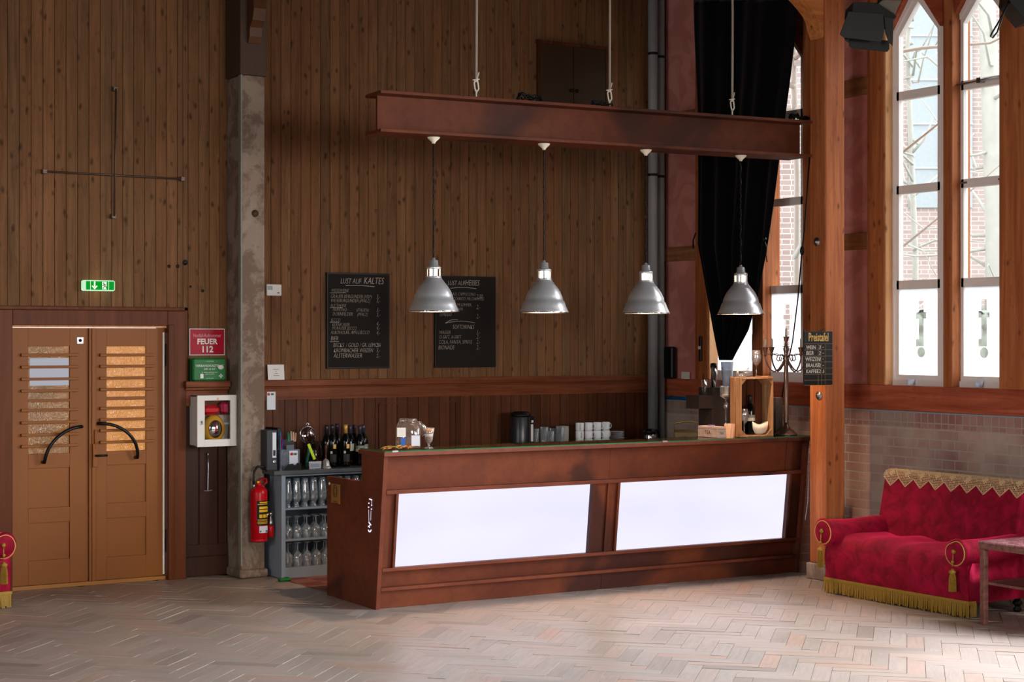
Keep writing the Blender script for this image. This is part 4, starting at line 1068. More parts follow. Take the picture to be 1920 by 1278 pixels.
# lace runner: crochet mesh of real threads draped over the backrest
def lace():
    Wd = 1.40; t = thing('lace_runner', 'cream crochet lace runner draped over the sofa back', 'runner', (8.77, 8.235, 0))
    prof = [(.606, .72), (.617, .80), (.63, .868), (.655, .896), (.70, .906), (.745, .90)]
    # arc length param
    L_ = [0]
    for a, b in zip(prof, prof[1:]): L_.append(L_[-1] + math.hypot(b[0] - a[0], b[1] - a[1]))
    def at(s):
        s = max(0, min(L_[-1], s))
        for i in range(len(prof) - 1):
            if s <= L_[i + 1]: 
                k = (s - L_[i]) / (L_[i + 1] - L_[i]); return (prof[i][0] + (prof[i + 1][0] - prof[i][0]) * k - .007, prof[i][1] + (prof[i + 1][1] - prof[i][1]) * k + .004)
        return prof[-1]
    tot = L_[-1]; per = .155
    def low(y):
        f = (y % per) / per; tri = abs(2 * f - 1); return tot - (.150 + .065 * (1 - tri))   # lower edge arc position
    m = MB(); step = .0125
    def strand(p, q, w_):
        p, q = Vector(p), Vector(q); d = (q - p)
        if d.length < 1e-6: return
        m.tube([tuple(p), tuple(q)], w_, 4)
    y = .0
    while y < Wd:
        s = low(y); 
        pts = []; a = s
        while a < tot: pts.append((at(a)[0], y, at(a)[1])); a += .03
        pts.append((at(tot)[0], y, at(tot)[1])); m.tube(pts, .0023, 4) if len(pts) > 1 else None
        y += step
    s = tot
    while s > tot - .215:
        y = 0; run = []
        while y <= Wd:
            if low(y) <= s: run.append((at(s)[0], y, at(s)[1]))
            else:
                if len(run) > 1: m.tube(run, .0023, 4)
                run = []
            y += .0125
        if len(run) > 1: m.tube(run, .0023, 4)
        s -= step
    # thick edge and filled flower cells
    edge = []; y = 0
    while y <= Wd: edge.append((at(low(y))[0], y, at(low(y))[1])); y += per / 12
    m.tube(edge, .0045, 5)
    rnd = random.Random(2); y = 0
    k = 0
    while y < Wd - step:
        s = tot - .01
        j = 0
        while s > low(y) + step:
            f = (y % per) / per; g = (tot - s)
            if (abs(f - .5) * .155 + abs(g - .10)) < .032 or (int(y / step + j) % 9 == 0 and rnd.random() < .5):
                p = at(s - step / 2); m.box(p[0] - .001, p[0] + .001, y, y + step, p[1] - step / 2, p[1] + step / 2)
            s -= step; j += 1
        y += step
    m.build('crochet', M['lace'], t)
lace()

# ---- side table at the right edge
t = thing('side_table', 'small wooden table with reddish marble top beside the sofa', 'table', (8.69, 7.42, 0))
MB().rbox(0, .62, 0, .62, .545, .557, .003).build('marble_top', M['marble'], t)
MB().box(.004, .616, .004, .616, .505, .545).build('apron', M['tablewood'], t, bevel=.004)
for x, y in ((.02, .58), (.58, .58), (.02, .02), (.58, .02)):
    MB().prism([(x - .02, y - .02), (x + .022, y - .02), (x + .022, y + .022), (x - .02, y + .022)], 0, .507, 'Z').build('leg', M['tablewood'], t, bevel=.006)
MB().box(.03, .59, .03, .59, .268, .286).build('lower_shelf', M['tablewood'], t, bevel=.003)

# =================================================================== WALL THINGS
def Xw(px, Y, py=700): return onY(px, py, Y).x
# rod cross of thin metal bars
c0 = onY(210, 330, YB); a0 = onY(81, 322, YB); a1 = onY(339, 336, YB); v0 = onY(213, 168, YB); v1 = onY(210, 406, YB)
t = thing('rod_cross', 'thin metal rod cross fixed high on the plank wall above the door', 'cross', (c0.x, YB, c0.z))
L = lambda p, y=-.045: (p.x - c0.x, y, p.z - c0.z)
for nm, p, q in (('horizontal_rod', a0, a1), ('vertical_rod', v0, v1)):
    P1, P2 = L(p), L(q, -.045); off = -.012 if nm[0] == 'v' else 0
    P1 = (P1[0], P1[1] + off, P1[2]); P2 = (P2[0], P2[1] + off, P2[2])
    MB().tube([(P1[0], -.004, P1[2]), P1, P2, (P2[0], -.004, P2[2])], .0075, 8).build(nm, plain('dark_iron', '#57463a', .45, .6), t)
    for e in (P1, P2): MB().rbox(e[0] - .018, e[0] + .018, -.052, -.004, e[2] - .018, e[2] + .018, .004).build('bracket', plain('dull_bracket', '#6a5a50', .5, .4), t)

# exit sign
a = onY(149, 545, YB); b = onY(216, 525, YB); D_ = .06; bx0 = Xw(157, YB - .07, 535); bx1 = Xw(216, YB - .07, 535)
z0, z1 = onY(180, 545, YB - .07).z, onY(180, 525, YB - .07).z
t = thing('exit_sign', 'glowing green emergency exit sign with white down arrow above the door', 'exit sign', (bx0, YB - .07, z0))
W_, H_ = bx1 - bx0, z1 - z0
MB().rbox(0, W_, .0, .07, 0, H_, .008).build('housing', emit('lit_sign_housing', '#c8f2cc', 1.0), t)
MB().box(.018, W_ - .01, -.003, .002, .008, H_ - .008).build('green_panel', emit('lit_green', '#0aa02c', .95), t)
m = MB(); ax = W_ * .34; m.box(ax - .006, ax + .006, -.0045, -.003, .03, H_ - .01)
m.prism([(ax - .024, .036), (ax, .010), (ax + .024, .036), (ax + .016, .042), (ax, .026), (ax - .016, .042)], -.0045, -.003, 'Y')
m.box(W_ * .58, W_ * .72, -.0045, -.003, .012, H_ - .012); m.box(W_ * .2, W_ * .212, -.0045, -.003, .008, H_ - .008); m.box(W_ * .78, W_ * .792, -.0045, -.003, .008, H_ - .008)
m.build('arrow_and_door', emit('lit_white', '#e8f6dc', 1.1), t)
m = MB(); rx = W_ * .65
m.ball((rx - .006, -.006, H_ - .022), .005, 8)
for s in ([(rx - .006, H_ - .028), (rx + .002, .04)], [(rx - .004, H_ - .032), (rx + .012, H_ - .036)], [(rx - .004, H_ - .034), (rx - .014, H_ - .044)], [(rx + .002, .04), (rx + .014, .032), (rx + .016, .018)], [(rx + .002, .04), (rx - .006, .026), (rx - .014, .018)]):
    m.tube([(p, -.006, q) for p, q in s], .0028, 5)
m.build('running_figure', M['green'], t)

# fire notice
def wallbox(px0, py0, px1, py1, Y):  # picture corners on plane Y -> x0, x1, z0, z1
    p, q = onY(px0, py1, Y), onY(px1, py0, Y); return p.x, q.x, p.z, q.z
x0, x1, z0, z1 = wallbox(355, 616, 421, 666, YB - .01)
t = thing('fire_notice', 'red laminated emergency number sign hung above the green box', 'sign', (x0, YB - .012, z0))
W_, H_ = x1 - x0, z1 - z0
MB().box(0, W_, 0, .004, 0, H_).build('backing', M['txtwhite'], t); MB().box(.006, W_ - .006, -.0015, 0, .006, H_ - .006).build('red_sheet', M['fred'], t)
texts([(W_ / 2, H_ * .68, .042, 'Notfall-Rufnummer', 'CENTER')], M['txtpink'], t, (PI / 2, 0, 0), (0, -.0022, 0), xs=.72)
texts([(W_ / 2, H_ * .42, .062, 'FEUER', 'CENTER'), (W_ / 2, H_ * .12, .07, '112', 'CENTER')], M['txtwhite'], t, (PI / 2, 0, 0), (0, -.0022, 0), bold=.0018)
# first aid box
x0, x1, z0, z1 = wallbox(362, 671, 424, 709, YB - .11); z0 = RZ; 
t = thing('first_aid_box', 'green first aid case standing on the rail under the red sign', 'first aid box', (x0, YB - .11, z0))
W_ = x1 - x0; H_ = z1 - z0
MB().rbox(0, W_, 0, .10, 0, H_, .012).build('case', M['green'], t)
MB().box(-.004, W_ + .004, .045, .052, -.0, H_ + .003).build('seam', plain('dark_green', '#124a24', .4), t)
texts([(W_ / 2, H_ * .62, .026, 'VERBANDKASTEN C', 'CENTER'), (W_ / 2, H_ * .49, .02, 'DIN 13 157', 'CENTER'), (W_ / 2, H_ * .36, .011, 'für Arbeits- und Dienststellen', 'CENTER'), (W_ / 2, H_ * .29, .011, 'gemäß Vorschrift', 'CENTER'), (W_ / 2, H_ * .1, .009, 'regelmäßig prüfen', 'CENTER'), (W_ / 2, H_ * .85, .009, 'Erste-Hilfe-Material', 'CENTER')], M['txtwhite'], t, (PI / 2, 0, 0), (0, -.001, 0))
m = MB(); cx, cz = W_ * .84, H_ * .22; m.box(cx - .016, cx + .016, -.001, 0, cz - .005, cz + .005).box(cx - .005, cx + .005, -.001, 0, cz - .016, cz + .016); m.box(W_ * .22, W_ * .31, -.001, 0, H_ * .12, H_ * .32)
m.build('white_cross', M['txtwhite'], t)
MB().lathe([(.024, 0), (.024, .001)], 20, sy=.75, T=Matrix.Translation((W_ * .84, 0, H_ * .6)) @ Matrix.Rotation(PI / 2, 4, 'X')).build('round_sticker', M['txtwhite'], t)

# defibrillator cabinet
YF = YB - .205
x0, x1, z0, z1 = wallbox(370, 740, 446, 838, YF)
t = thing('defibrillator_cabinet', 'white wall cabinet with glazed door holding a yellow defibrillator', 'cabinet', (x0, YF, z0))
W_, H_ = x1 - x0, z1 - z0; dp = YB - .037 - YF
m = MB(); th = .012
m.box(0, th, .018, dp, 0, H_).box(W_ - th, W_, .018, dp, 0, H_).box(0, W_, .018, dp, 0, th).box(0, W_, .018, dp, H_ - th, H_).box(0, W_, dp - .008, dp, 0, H_)
m.build('case', M['card'], t, bevel=.002)
wx0, wx1, wz0, wz1 = [v for v in wallbox(384, 750, 432, 824, YF)]; wx0 -= x0; wx1 -= x0; wz0 -= z0; wz1 -= z0
d = bpy.data.objects.new('door', None); COL.objects.link(d); d.parent = t
m = MB().box(0, wx0, 0, .017, 0, H_).box(wx1, W_, 0, .017, 0, H_).box(wx0, wx1, 0, .017, 0, wz0).box(wx0, wx1, 0, .017, wz1, H_)
m.build('door_frame', M['card'], d, bevel=.002); MB().box(wx0, wx1, .006, .010, wz0, wz1).build('glass_pane', M['pane'], d)
MB().lathe([(.008, 0), (.008, .006)], 12, T=Matrix.Translation((wx0 - .022, 0, H_ * .48)) @ Matrix.Rotation(PI / 2, 4, 'X')).box(wx0 - .026, wx0 - .018, -.02, -.006, H_ * .48 - .018, H_ * .48 + .014).build('key', M['steel'], d)
MB().box(W_ * .5 - .008, W_ * .5 + .008, -.001, 0, H_ - .035, H_ - .02).build('small_emblem', plain('pale_orange_print', '#c9a08a', .6), d)
MB().box(th, W_ - th, .03, dp - .01, wz0 + (wz1 - wz0) * .62, wz0 + (wz1 - wz0) * .635).build('shelf', M['rail'], t)
for xx in (.06, W_ - .06): MB().tube([(xx - .012, dp - .004, H_), (xx - .012, dp - .004, H_ + .022), (xx + .012, dp - .004, H_ + .022), (xx + .012, dp - .004, H_)], .004, 6).build('hanging_lug', M['steel'], t)
# device and pouches inside
cxx = (wx0 + wx1) / 2; zz0 = th
o = thing('defibrillator', 'yellow oval defibrillator case behind the cabinet glass', 'defibrillator', (x0 + cxx, YF + .09, z0 + th))
MB().lathe([(.001, -.05), (.05, -.048), (.085, -.03), (.095, 0), (.085, .03), (.05, .048), (.001, .05)], 28, T=Matrix.Translation((0, 0, .125)) @ Matrix.Scale(1.25, 4, (0, 0, 1)) @ Matrix.Rotation(PI / 2, 4, 'X')).build('case', plain('ochre_plastic', '#b98a2a', .4), o)
MB().lathe([(.058, .0), (.055, .006), (.001, .010)], 28, T=Matrix.Translation((0, -.046, .125)) @ Matrix.Scale(1.25, 4, (0, 0, 1)) @ Matrix.Rotation(PI / 2, 4, 'X')).build('foil_window', M['chrome'], o)
MB().box(-.003, .003, -.060, -.056, .10, .16).build('red_mark', M['red'], o)
shz = z0 + wz0 + (wz1 - wz0) * .635
tag(MB().rbox(-.075, .075, -.04, .04, 0, .07, .022).build('pouch', M['red'], loc=(x0 + cxx - .03, YF + .085, shz)), 'plain red pouch on the upper shelf of the white cabinet', 'pouch')
tag(MB().rbox(-.035, .035, -.04, .04, 0, .10, .02).build('pouch', plain('crimson_patterned', '#a01040', .4, var=.5, scale=60), loc=(x0 + wx1 - .02, YF + .085, shz)), 'crimson patterned packet right of the red pouch in the cabinet', 'pouch')
# iron hook rod on the dark boards
p, q = onY(389, 852, YB - .05), onY(388, 920, YB - .05)
m = MB().tube([(0, 0.02, 0), (0, -.01, 0), (.002, -.012, -.1), (q.x - p.x, -.012, q.z - p.z), (q.x - p.x + .03, -.012, q.z - p.z + .004), (q.x - p.x + .075, -.005, q.z - p.z + .012)], .0045, 6).tube([(q.x - p.x, -.012, q.z - p.z), (q.x - p.x - .03, -.008, q.z - p.z + .004)], .004, 6).ball((0, -.008, .004), .01, 8)
tag(m.build('door_hook', M['steel'], loc=(p.x, p.y, p.z)), 'thin iron hook rod hanging on the dark boards under the cabinet', 'hook')
# fire extinguisher
Y_ = CY0 - .085; p = onY(485.5, 1015, Y_); t = thing('fire_extinguisher', 'red fire extinguisher with yellow and black label hung on the pillar', 'fire extinguisher', (p.x, Y_, p.z))
r = .068
MB().lathe([(.055, 0), (r, .006), (r, .02), (r - .003, .022), (r, .026), (r, .385), (r - .004, .41), (.05, .43), (.025, .44), (.02, .455)], 32).build('cylinder', M['red'], t)
m = MB().tube([(.0, 0, .44), (.0, 0, .47)], .024, 12).tube([(-.02, 0, .455), (.03, 0, .50), (.062, 0, .497), (.068, 0, .47), (.04, 0, .45)], .010, 8); m.build('handle', M['red'], t)
MB().ball((-.012, -.012, .475), .012, 10).build('safety_pin', M['yellow'], t)
MB().tube([(-.045, 0, .445), (-.047, 0, .50), (-.04, 0, .56), (-.01, 0, .598), (.035, .0, .595), (.07, 0, .56), (.09, .01, .49), (.095, .02, .40), (.092, .02, .32)], .0095, 8).build('hose', M['black'], t)
MB().tube([(-.045, 0, .425), (-.045, 0, .462)], .010, 8).build('hose_fitting', M['steel'], t)
def wrap(z0_, z1_, a0_, a1_, off=.001, n=14):
    return [( (r + off) * math.cos(a0_ + (a1_ - a0_) * i / n), (r + off) * math.sin(a0_ + (a1_ - a0_) * i / n)) for i in range(n + 1)], z0_, z1_
def wrapped(mb, z0_, z1_, a0_, a1_, off=.001):
    ps, _, _ = wrap(z0_, z1_, a0_, a1_, off); n = len(ps); vs = [(x, y, z0_) for x, y in ps] + [(x, y, z1_) for x, y in ps]
    mb.add(vs, [(i, i + 1, n + i + 1, n + i) for i in range(n - 1)], True); return mb
A0, A1 = math.radians(-128), math.radians(-32)
lb = wrapped(MB(), .135, .33, A0, A1).build('label', plain('black_print', '#14130f', .5), t)
m = MB(); wrapped(m, .30, .306, A0 + .1, A1 - .1, .002); wrapped(m, .312, .322, A0 + .35, A1 - .2, .002); wrapped(m, .265, .284, A0 + .3, A1, .002); wrapped(m, .24, .258, A0 + .3, A1, .002)
for k_ in range(3): wrapped(m, .195, .222, A0 + .3 + k_ * .46, A0 + .3 + k_ * .46 + .36, .002)
for z_ in (.148, .158, .168, .178): wrapped(m, z_, z_ + .004, A0 + .1, A1 - .15, .002)
m.build('yellow_print', M['yellow'], lb)
wrapped(MB(), .075, .13, A0 + .3, A1 - .05, .002).build('white_sticker', M['paper'], t)
m = MB(); [m.ball(((r + .003) * math.cos(a), (r + .003) * math.sin(a), .088), .007, 8) for a in (A0 + .45, A1 - .45, A1 - .2)]; m.build('sticker_dots', plain('blue_print', '#2a5a9a', .5), t)
MB().lathe([(.024, 0), (.027, .004), (.027, .09), (.024, .095)], 18, c=(.102, .005, .03)).build('gas_cartridge_base', M['red'], t)
MB().lathe([(.024, 0), (.024, .02), (.018, .045), (.011, .06), (.011, .08)], 18, c=(.102, .005, .125)).build('gas_cartridge', M['steel'], t)
MB().tube([(.102, .005, .2), (.102, .005, .235)], .018, 10).tube([(.06, .0, .215), (.102, .005, .215)], .012, 8).build('valve', M['chrome'], t)
MB().box(-.02, .02, .05, .085, .3, .34).build('bracket', M['black'], t)

# thermostat, cards and notes
x0, x1, z0, z1 = wallbox(500, 533, 528, 554, YB - .02)
t = thing('thermostat', 'white thermostat with grey display on the plank wall beside the pillar', 'thermostat', (x0, YB - .022, z0))
MB().rbox(0, x1 - x0, 0, .022, 0, z1 - z0, .005).build('housing', M['card'], t); MB().box(.008, .052, -.0012, 0, (z1 - z0) * .5, (z1 - z0) * .86).build('display', plain('lcd_grey', '#8a968e', .3), t); MB().box(x1 - x0 - .04, x1 - x0 - .02, -.0012, 0, .02, .028).build('button', M['txtdark'], t)
x0, x1, z0, z1 = wallbox(503, 683, 534, 707, YB - .04); z0 = RZ
t = thing('white_card', 'white printed card leaning on the wainscot rail beside the pillar', 'card', (x0, YB - .035, z0))
MB().box(0, x1 - x0, 0, .003, 0, z1 - z0, T=Matrix.Rotation(-.1, 4, 'X')).build('sheet', M['card'], t)
texts([((x1 - x0) / 2, .075, .016, 'Garderobe', 'CENTER'), ((x1 - x0) / 2, .055, .012, '&', 'CENTER'), ((x1 - x0) / 2, .035, .012, 'Kasse', 'CENTER')], M['txtdark'], t, (PI / 2 - .1, 0, 0), (0, -.001, 0)) if False else None
m = MB(); 
for i, w_ in enumerate((.026, .006, .014, .026)): m.box((x1 - x0) / 2 - w_, (x1 - x0) / 2 + w_, -.0014, 0, .085 - i * .017, .088 - i * .017, T=Matrix.Rotation(-.1, 4, 'X'))
m.build('small_print', M['txtdark'], t)
x0, x1, z0, z1 = wallbox(501, 734, 517, 768, YB - .03)
t = thing('note_pad', 'narrow white notepad with red and green print pinned on the wainscot', 'notepad', (x0, YB - .026, z0))
MB().box(0, x1 - x0, 0, .012, 0, z1 - z0).build('pad', M['paper'], t); MB().ball((.016, -.001, z1 - z0 - .02), .012, 10, sy=.08).build('red_emblem', M['red'], t); MB().box(.035, .06, -.001, 0, z1 - z0 - .028, z1 - z0 - .012).build('green_emblem', M['green'], t)
# holes and nails in the planks
for i, (px, py, r_) in enumerate(((347, 492, .018), (333, 499, .012), (317, 499, .011), (357, 537, .008), (380, 545, .009))):
    p = onY(px, py, YB); m = MB().lathe([(r_ * 1.3, 0), (r_ * 1.3, .004), (r_, .005), (r_ * .9, .001), (.0005, .001)], 14, T=Matrix.Translation((0, 0, 0)) @ Matrix.Rotation(PI / 2, 4, 'X'))
    tag(m.build('plug_hole', M['black'], loc=(p.x, YB, p.z)), ('largest dark round plug hole above the red sign', 'dark hole left of the largest plug hole', 'dark hole farthest left in the row of plug holes', 'small dark slot hole below the row of plug holes', 'small dark hole lowest right above the red sign')[i], 'hole', 'holes in the plank wall')

# wall hatch high above the beam
x0, x1, z0, z1 = wallbox(1014, 85, 1137, 205, YB - .03); z1 = onY(1014, 82, YB).z
t = thing('wall_hatch', 'dark brown double-door hatch high in the plank wall above the beam', 'hatch', (x0, YB - .03, z0 - .05))
Wd_ = x1 - x0; Hh = z1 - z0 + .05
MB().box(-.03, 0, 0, .03, 0, Hh).box(Wd_, Wd_ + .03, 0, .03, 0, Hh).box(-.04, Wd_ + .05, -.02, .03, Hh, Hh + .03).build('frame', M['wain'], t)
for s in (0, 1):
    o = MB().box(s * Wd_ / 2 + .003, (s + 1) * Wd_ / 2 - .003, .008, .028, 0, Hh).build('door', plain('brown_hatch_paint', '#3a2818', .5), t)
    MB().ball((Wd_ / 2 + (.03 if s else -.03), -.004, Hh * .38), .018, 10).build('knob', M['black'], o)

# menu slates
def slate(px0, py0, px1, py1, lab, lines, und, ttl):
    x0, x1, z0, z1 = wallbox(px0, py0, px1, py1, YB - .03)
    t = thing('menu_board', lab, 'menu board', (x0, YB - .03, z0)); W_, H_ = x1 - x0, z1 - z0
    MB().box(0, W_, 0, .022, 0, H_).build('frame', M['slate_edge'], t, bevel=.003)
    MB().box(.012, W_ - .012, -.002, .001, .012, H_ - .012).build('slate_face', M['slate'], t)
    s = H_ / 178.0      # metres per picture pixel on this board
    items = [((x - px0) * s, H_ - (y - py0) * s, sz * s, tx) for x, y, sz, tx in lines]
    texts(items, M['chalk'], t, (PI / 2, 0, 0), (0, -.0026, 0), 'chalk_writing', shear=.25, xs=.70, bold=-.0012)
    m = MB()
    for (xa, ya, xb, yb, bend) in und:
        pts = [((xa + (xb - xa) * k / 8 - px0) * s, -.003, H_ - (ya + (yb - ya) * k / 8 - bend * math.sin(PI * k / 8) - py0) * s) for k in range(9)]; m.tube(pts, .0022, 4)
    m.build('chalk_lines', M['chalk'], t)
    return t
l1 = [(640, 533, 14, 'LUST AUF'), (688, 533, 18, 'KALTES'), (621, 549, 9, 'WEISSWEINE'), (620, 560, 9.5, 'GRAUER BURGUNDER (VDP)'), (620, 568, 9.5, 'WEISSBURGUNDER (PFALZ)'), (620, 577, 9, 'ROTWEINE'), (624, 585, 9, 'PRIMITIVO'), (673, 585, 9, '(ITALIEN)'), (624, 593, 9.5, 'DORNFELDER'), (675, 593, 9, '(PFALZ)'),
      (620, 604, 9, 'SECCO'), (623, 612.5, 9, 'KERNFÜSSER'), (623, 619, 9, 'MÜRAUER SECCO'), (620, 627, 9.5, 'ALKOHOLFR. APFELSECCO'), (620, 639, 12, 'BIER'), (625, 651, 11, 'BECKS  / GOLD / GR. LEMON'), (626, 661, 11, 'KROMBACHER WEIZEN'), (626, 671, 12, 'ALSTERWASSER')]
for y, p in ((560, '3,-'), (568, '3,-'), (585, '3,-'), (594, '3,-'), (611, '4,-'), (619, '4,-'), (628, '4,-'), (651, '2,-'), (661, '3,-'), (671, '2,-')): l1.append((715, y, 11, p))
slate(613, 513, 731, 691, 'left slate menu board of cold drinks, fully visible', l1, [(651, 537, 711, 538, 1.2), (619, 551, 652, 550, 0), (619, 578, 645, 578, 0), (619, 605, 638, 605, 0), (619, 641, 637, 641, 0)], 0)
l2 = [(843, 537, 13, 'LUST AUF'), (882, 537, 16, 'HEIßES'), (828, 557, 9, 'TEE, KAKAO, CAPPUCCINO'), (826, 566, 9, 'LATTE MACCHIATO, MILCHKAFFEE'), (822, 578, 9, 'TEE VON UNS IM SOMMER,'), (824, 586, 9, 'MINZTEE, GRÜNER'), (825, 597, 9, 'ESPRESSO'), (854, 622, 12, 'SOFTDRINKS'), (824, 632, 10, 'WASSER'), (824, 641, 10, 'O-SAFT, A-SAFT'), (823, 651, 11, 'COLA, FANTA, SPRITE'), (822, 662, 12, 'BIONADE')]
for y, p in ((562, '2,50'), (583, '2,-'), (601, '2,-'), (632, '1,-'), (641, '2,-'), (651, '2,-'), (662, '2,-')): l2.append((908, y, 12, p))
slate(816, 519, 930, 689, 'right slate menu board of hot drinks, partly behind the first lamp', l2, [(850, 543, 908, 543, 2), (838, 611, 905, 610, 4), (838, 611, 866, 604, 3)], 0)

# ---- right wall: black device, strap, card, blue bar
p = onX(1251, 708, XR - .06); m = MB().rbox(-.03, .03, -.07, .07, 0, .30, .012).box(-.034, -.03, -.03, .03, .2, .27)
tag(m.build('wall_phone', M['black'], loc=(XR - .03 + .0, p.y - .0, SZ)), 'black slim box standing on the beam behind the grey pipes', 'device')
p = onX(1315, 677, XR); q = onX(1315, 630, XR); h_ = q.z - p.z
m = MB(); m.rbox(-.02, 0, -.017, .017, 0, h_, .006); m.build
t = thing('window_latch', 'black curved latch handle on the stud left of the curtain', 'latch', (XR, p.y, p.z))
m.build('plate', M['black'], t); MB().box(-.028, -.02, -.015, .015, h_ * .48, h_ * .60).build('white_tape', M['card'], t)
p = onX(1285, 708, XR - .0); MB_ = MB().box(-.03, -.026, -.06, .06, 0, .065)
tag(MB_.build('note_card', M['card'], loc=(XR + .03, p.y, SZ)), 'small white card leaning on the beam left of the latch', 'card')
p = onX(1249, 745, XR - .03); q = onX(1309, 745, XR - .03)
tag(MB().tube([(0, 0, 0), (0, q.y - p.y, 0)], .016, 12).build('blue_rod', plain('blue_plastic', '#0f5c9c', .3), loc=(XR - .018, p.y, p.z)), 'bright blue rod fixed under the beam above the brick', 'rod')
# small tea-light glasses on the sill
for px, lab_ in ((1708, 'clear tea-light glass on the sill under the left tall window'), (1836, 'clear tea-light glass on the sill under the right tall window')):
    q = onX(px, 722, XR + .05)
    tag(MB().lathe_open([(.018, .002), (.024, .008), (.034, .05), (.032, .05), (.022, .01), (.0005, .006)], 20).build('tealight_glass', M['glass_milk'] if 'glass_milk' in M else M['frost'], loc=(XR + .045, q.y, SZ)), lab_, 'glass', 'tea-light glasses on the sill')

# ---- price board hung on the post
BY = PY - .022; x0 = Xw(1508, BY, 670); x1 = Xw(1561, BY, 670); z1 = onY(1534, 621, BY).z; z0 = onY(1534, 722, BY).z
t = thing('price_board', 'small black price board with gold title hung on the timber post', 'price board', (x0, BY, z0)); W_, H_ = x1 - x0, z1 - z0
MB().box(0, W_, 0, .012, 0, H_).build('board', M['slate_edge'], t, bevel=.002)
s = H_ / 101
texts([(W_ * .5, H_ - 18 * s, 22 * s, 'Preistafel', 'CENTER')], M['chalk_gold'], t, (PI / 2, 0, 0), (0, -.001, 0), 'gold_title', bold=.0016, xs=.62)
texts([(4 * s, H_ - 33 * s, 10 * s, 'WEIN'), (4 * s, H_ - 44 * s, 10.5 * s, 'BIER'), (2 * s, H_ - 55.5 * s, 10.5 * s, 'WEIZEN'), (3 * s, H_ - 67 * s, 10.5 * s, 'BRAUSE'), (4 * s, H_ - 78 * s, 10 * s, 'KAFFEE'), (36 * s, H_ - 33 * s, 10 * s, '3'), (36 * s, H_ - 44 * s, 10 * s, '2'), (36 * s, H_ - 55.5 * s, 10 * s, '3'), (36 * s, H_ - 67 * s, 10 * s, '2'), (36 * s, H_ - 78 * s, 10 * s, '2'), (45 * s, H_ - 32 * s, 10 * s, '-'), (45 * s, H_ - 43 * s, 10 * s, '-'), (45 * s, H_ - 54 * s, 10 * s, '-'), (45 * s, H_ - 66 * s, 10 * s, '-'), (45 * s, H_ - 78 * s, 9 * s, '5')], M['chalk_white'], t, (PI / 2, 0, 0), (0, -.001, 0), 'chalk_writing', shear=.1, xs=.95)
m = MB()
for y_ in (23.5, 35, 46.5, 57.5, 69, 80.5, 91.5, 101): m.box(0, W_, -.0012, 0, H_ - y_ * s, H_ - y_ * s + .0025)
for x_ in (34, 42.5, 51.5): m.box(x_ * s, x_ * s + .0022, -.0012, 0, 0, H_ - 23 * s)
m.build('ruled_lines', plain('gold_rule', '#8a7450', .6), t)
MB().tube([(W_ * .5, .004, H_), (W_ * .8, .02, H_ + .02), (W_ * .9, .03, H_ + .03)], .002, 5).build('hanging_cord', M['black'], t)

# ---- stage spotlights
t = thing('stage_spotlight', 'black stage spotlight with barn-door flaps above the left tall window', 'spotlight', tuple(atD(1630, 30, 11.6)))
o_ = t.location.copy(); dv = Vector((SA, CA, 0))
def slab_px(pts, D, th, nm, mat, par, org):
    near = [atD(x, y, D) - org for x, y in pts]; far = [p + dv * th for p in near]; n = len(pts)
    vs = [tuple(p) for p in near + far]; fs = [tuple(range(n)), tuple(reversed(range(n, 2 * n)))] + [(i, i + n, (i + 1) % n + n, (i + 1) % n) for i in range(n)]
    return MB().add(vs, fs).build(nm, mat, par, bevel=.003)
flap = plain('grey_black_metal', '#1c1e1d', .5, .3)
fl2 = plain('black_metal_inner', '#0e0e0e', .5, .3)
slab_px([(1600, 4), (1645, 5), (1682, 30), (1672, 44), (1650, 26), (1598, 22)], 11.62, .28, 'housing', fl2, t, o_)
slab_px([(1655, 0), (1690, 0), (1678, 27), (1645, 8)], 11.66, .2, 'rear_housing', plain('grey_housing', '#6a6258', .5, .3), t, o_)
slab_px([(1591, 21), (1656, 25), (1658, 60), (1655, 74), (1650, 78), (1582, 70), (1575, 64)], 11.5, .012, 'barn_door_flap', flap, t, o_)
slab_px([(1657, 30), (1676, 34), (1674, 86), (1666, 78), (1660, 60)], 11.54, .012, 'barn_door_flap', flap, t, o_)
slab_px([(1592, 70), (1668, 76), (1668, 92), (1664, 97), (1598, 90), (1592, 86)], 11.62, .012, 'barn_door_flap', fl2, t, o_)
slab_px([(1580, 66), (1592, 68), (1592, 80), (1586, 76)], 11.58, .012, 'barn_door_flap', fl2, t, o_)
q = atD(1660, -60, 11.8) - o_; m = MB().tube([tuple(atD(1650, 6, 11.75) - o_), tuple(q), (q.x, q.y, 7.5 - o_.z)], .02, 8); m.build('yoke', fl2, t)
t = thing('stage_spotlight', 'black spotlight corner at the top right with a looped cable', 'spotlight', tuple(atD(1912, 0, 11.0)))
o_ = t.location.copy()
slab_px([(1893, 0), (1895, 4), (1925, 40), (1960, 30), (1960, -60), (1900, -60)], 11.0, .25, 'housing', fl2, t, o_)
m = MB().tube([tuple(atD(x, y, 11.02) - o_) for x, y in ((1893, 0), (1886, 16), (1872, 42), (1860, 62), (1857, 68), (1861, 71), (1870, 60), (1880, 30), (1890, 8), (1895, 2))], .006, 8); m.build('cable', M['black'], t)
q = atD(1930, -50, 11.1) - o_; MB().tube([tuple(q), (q.x, q.y, 7.5 - o_.z)], .02, 8).build('yoke', fl2, t)

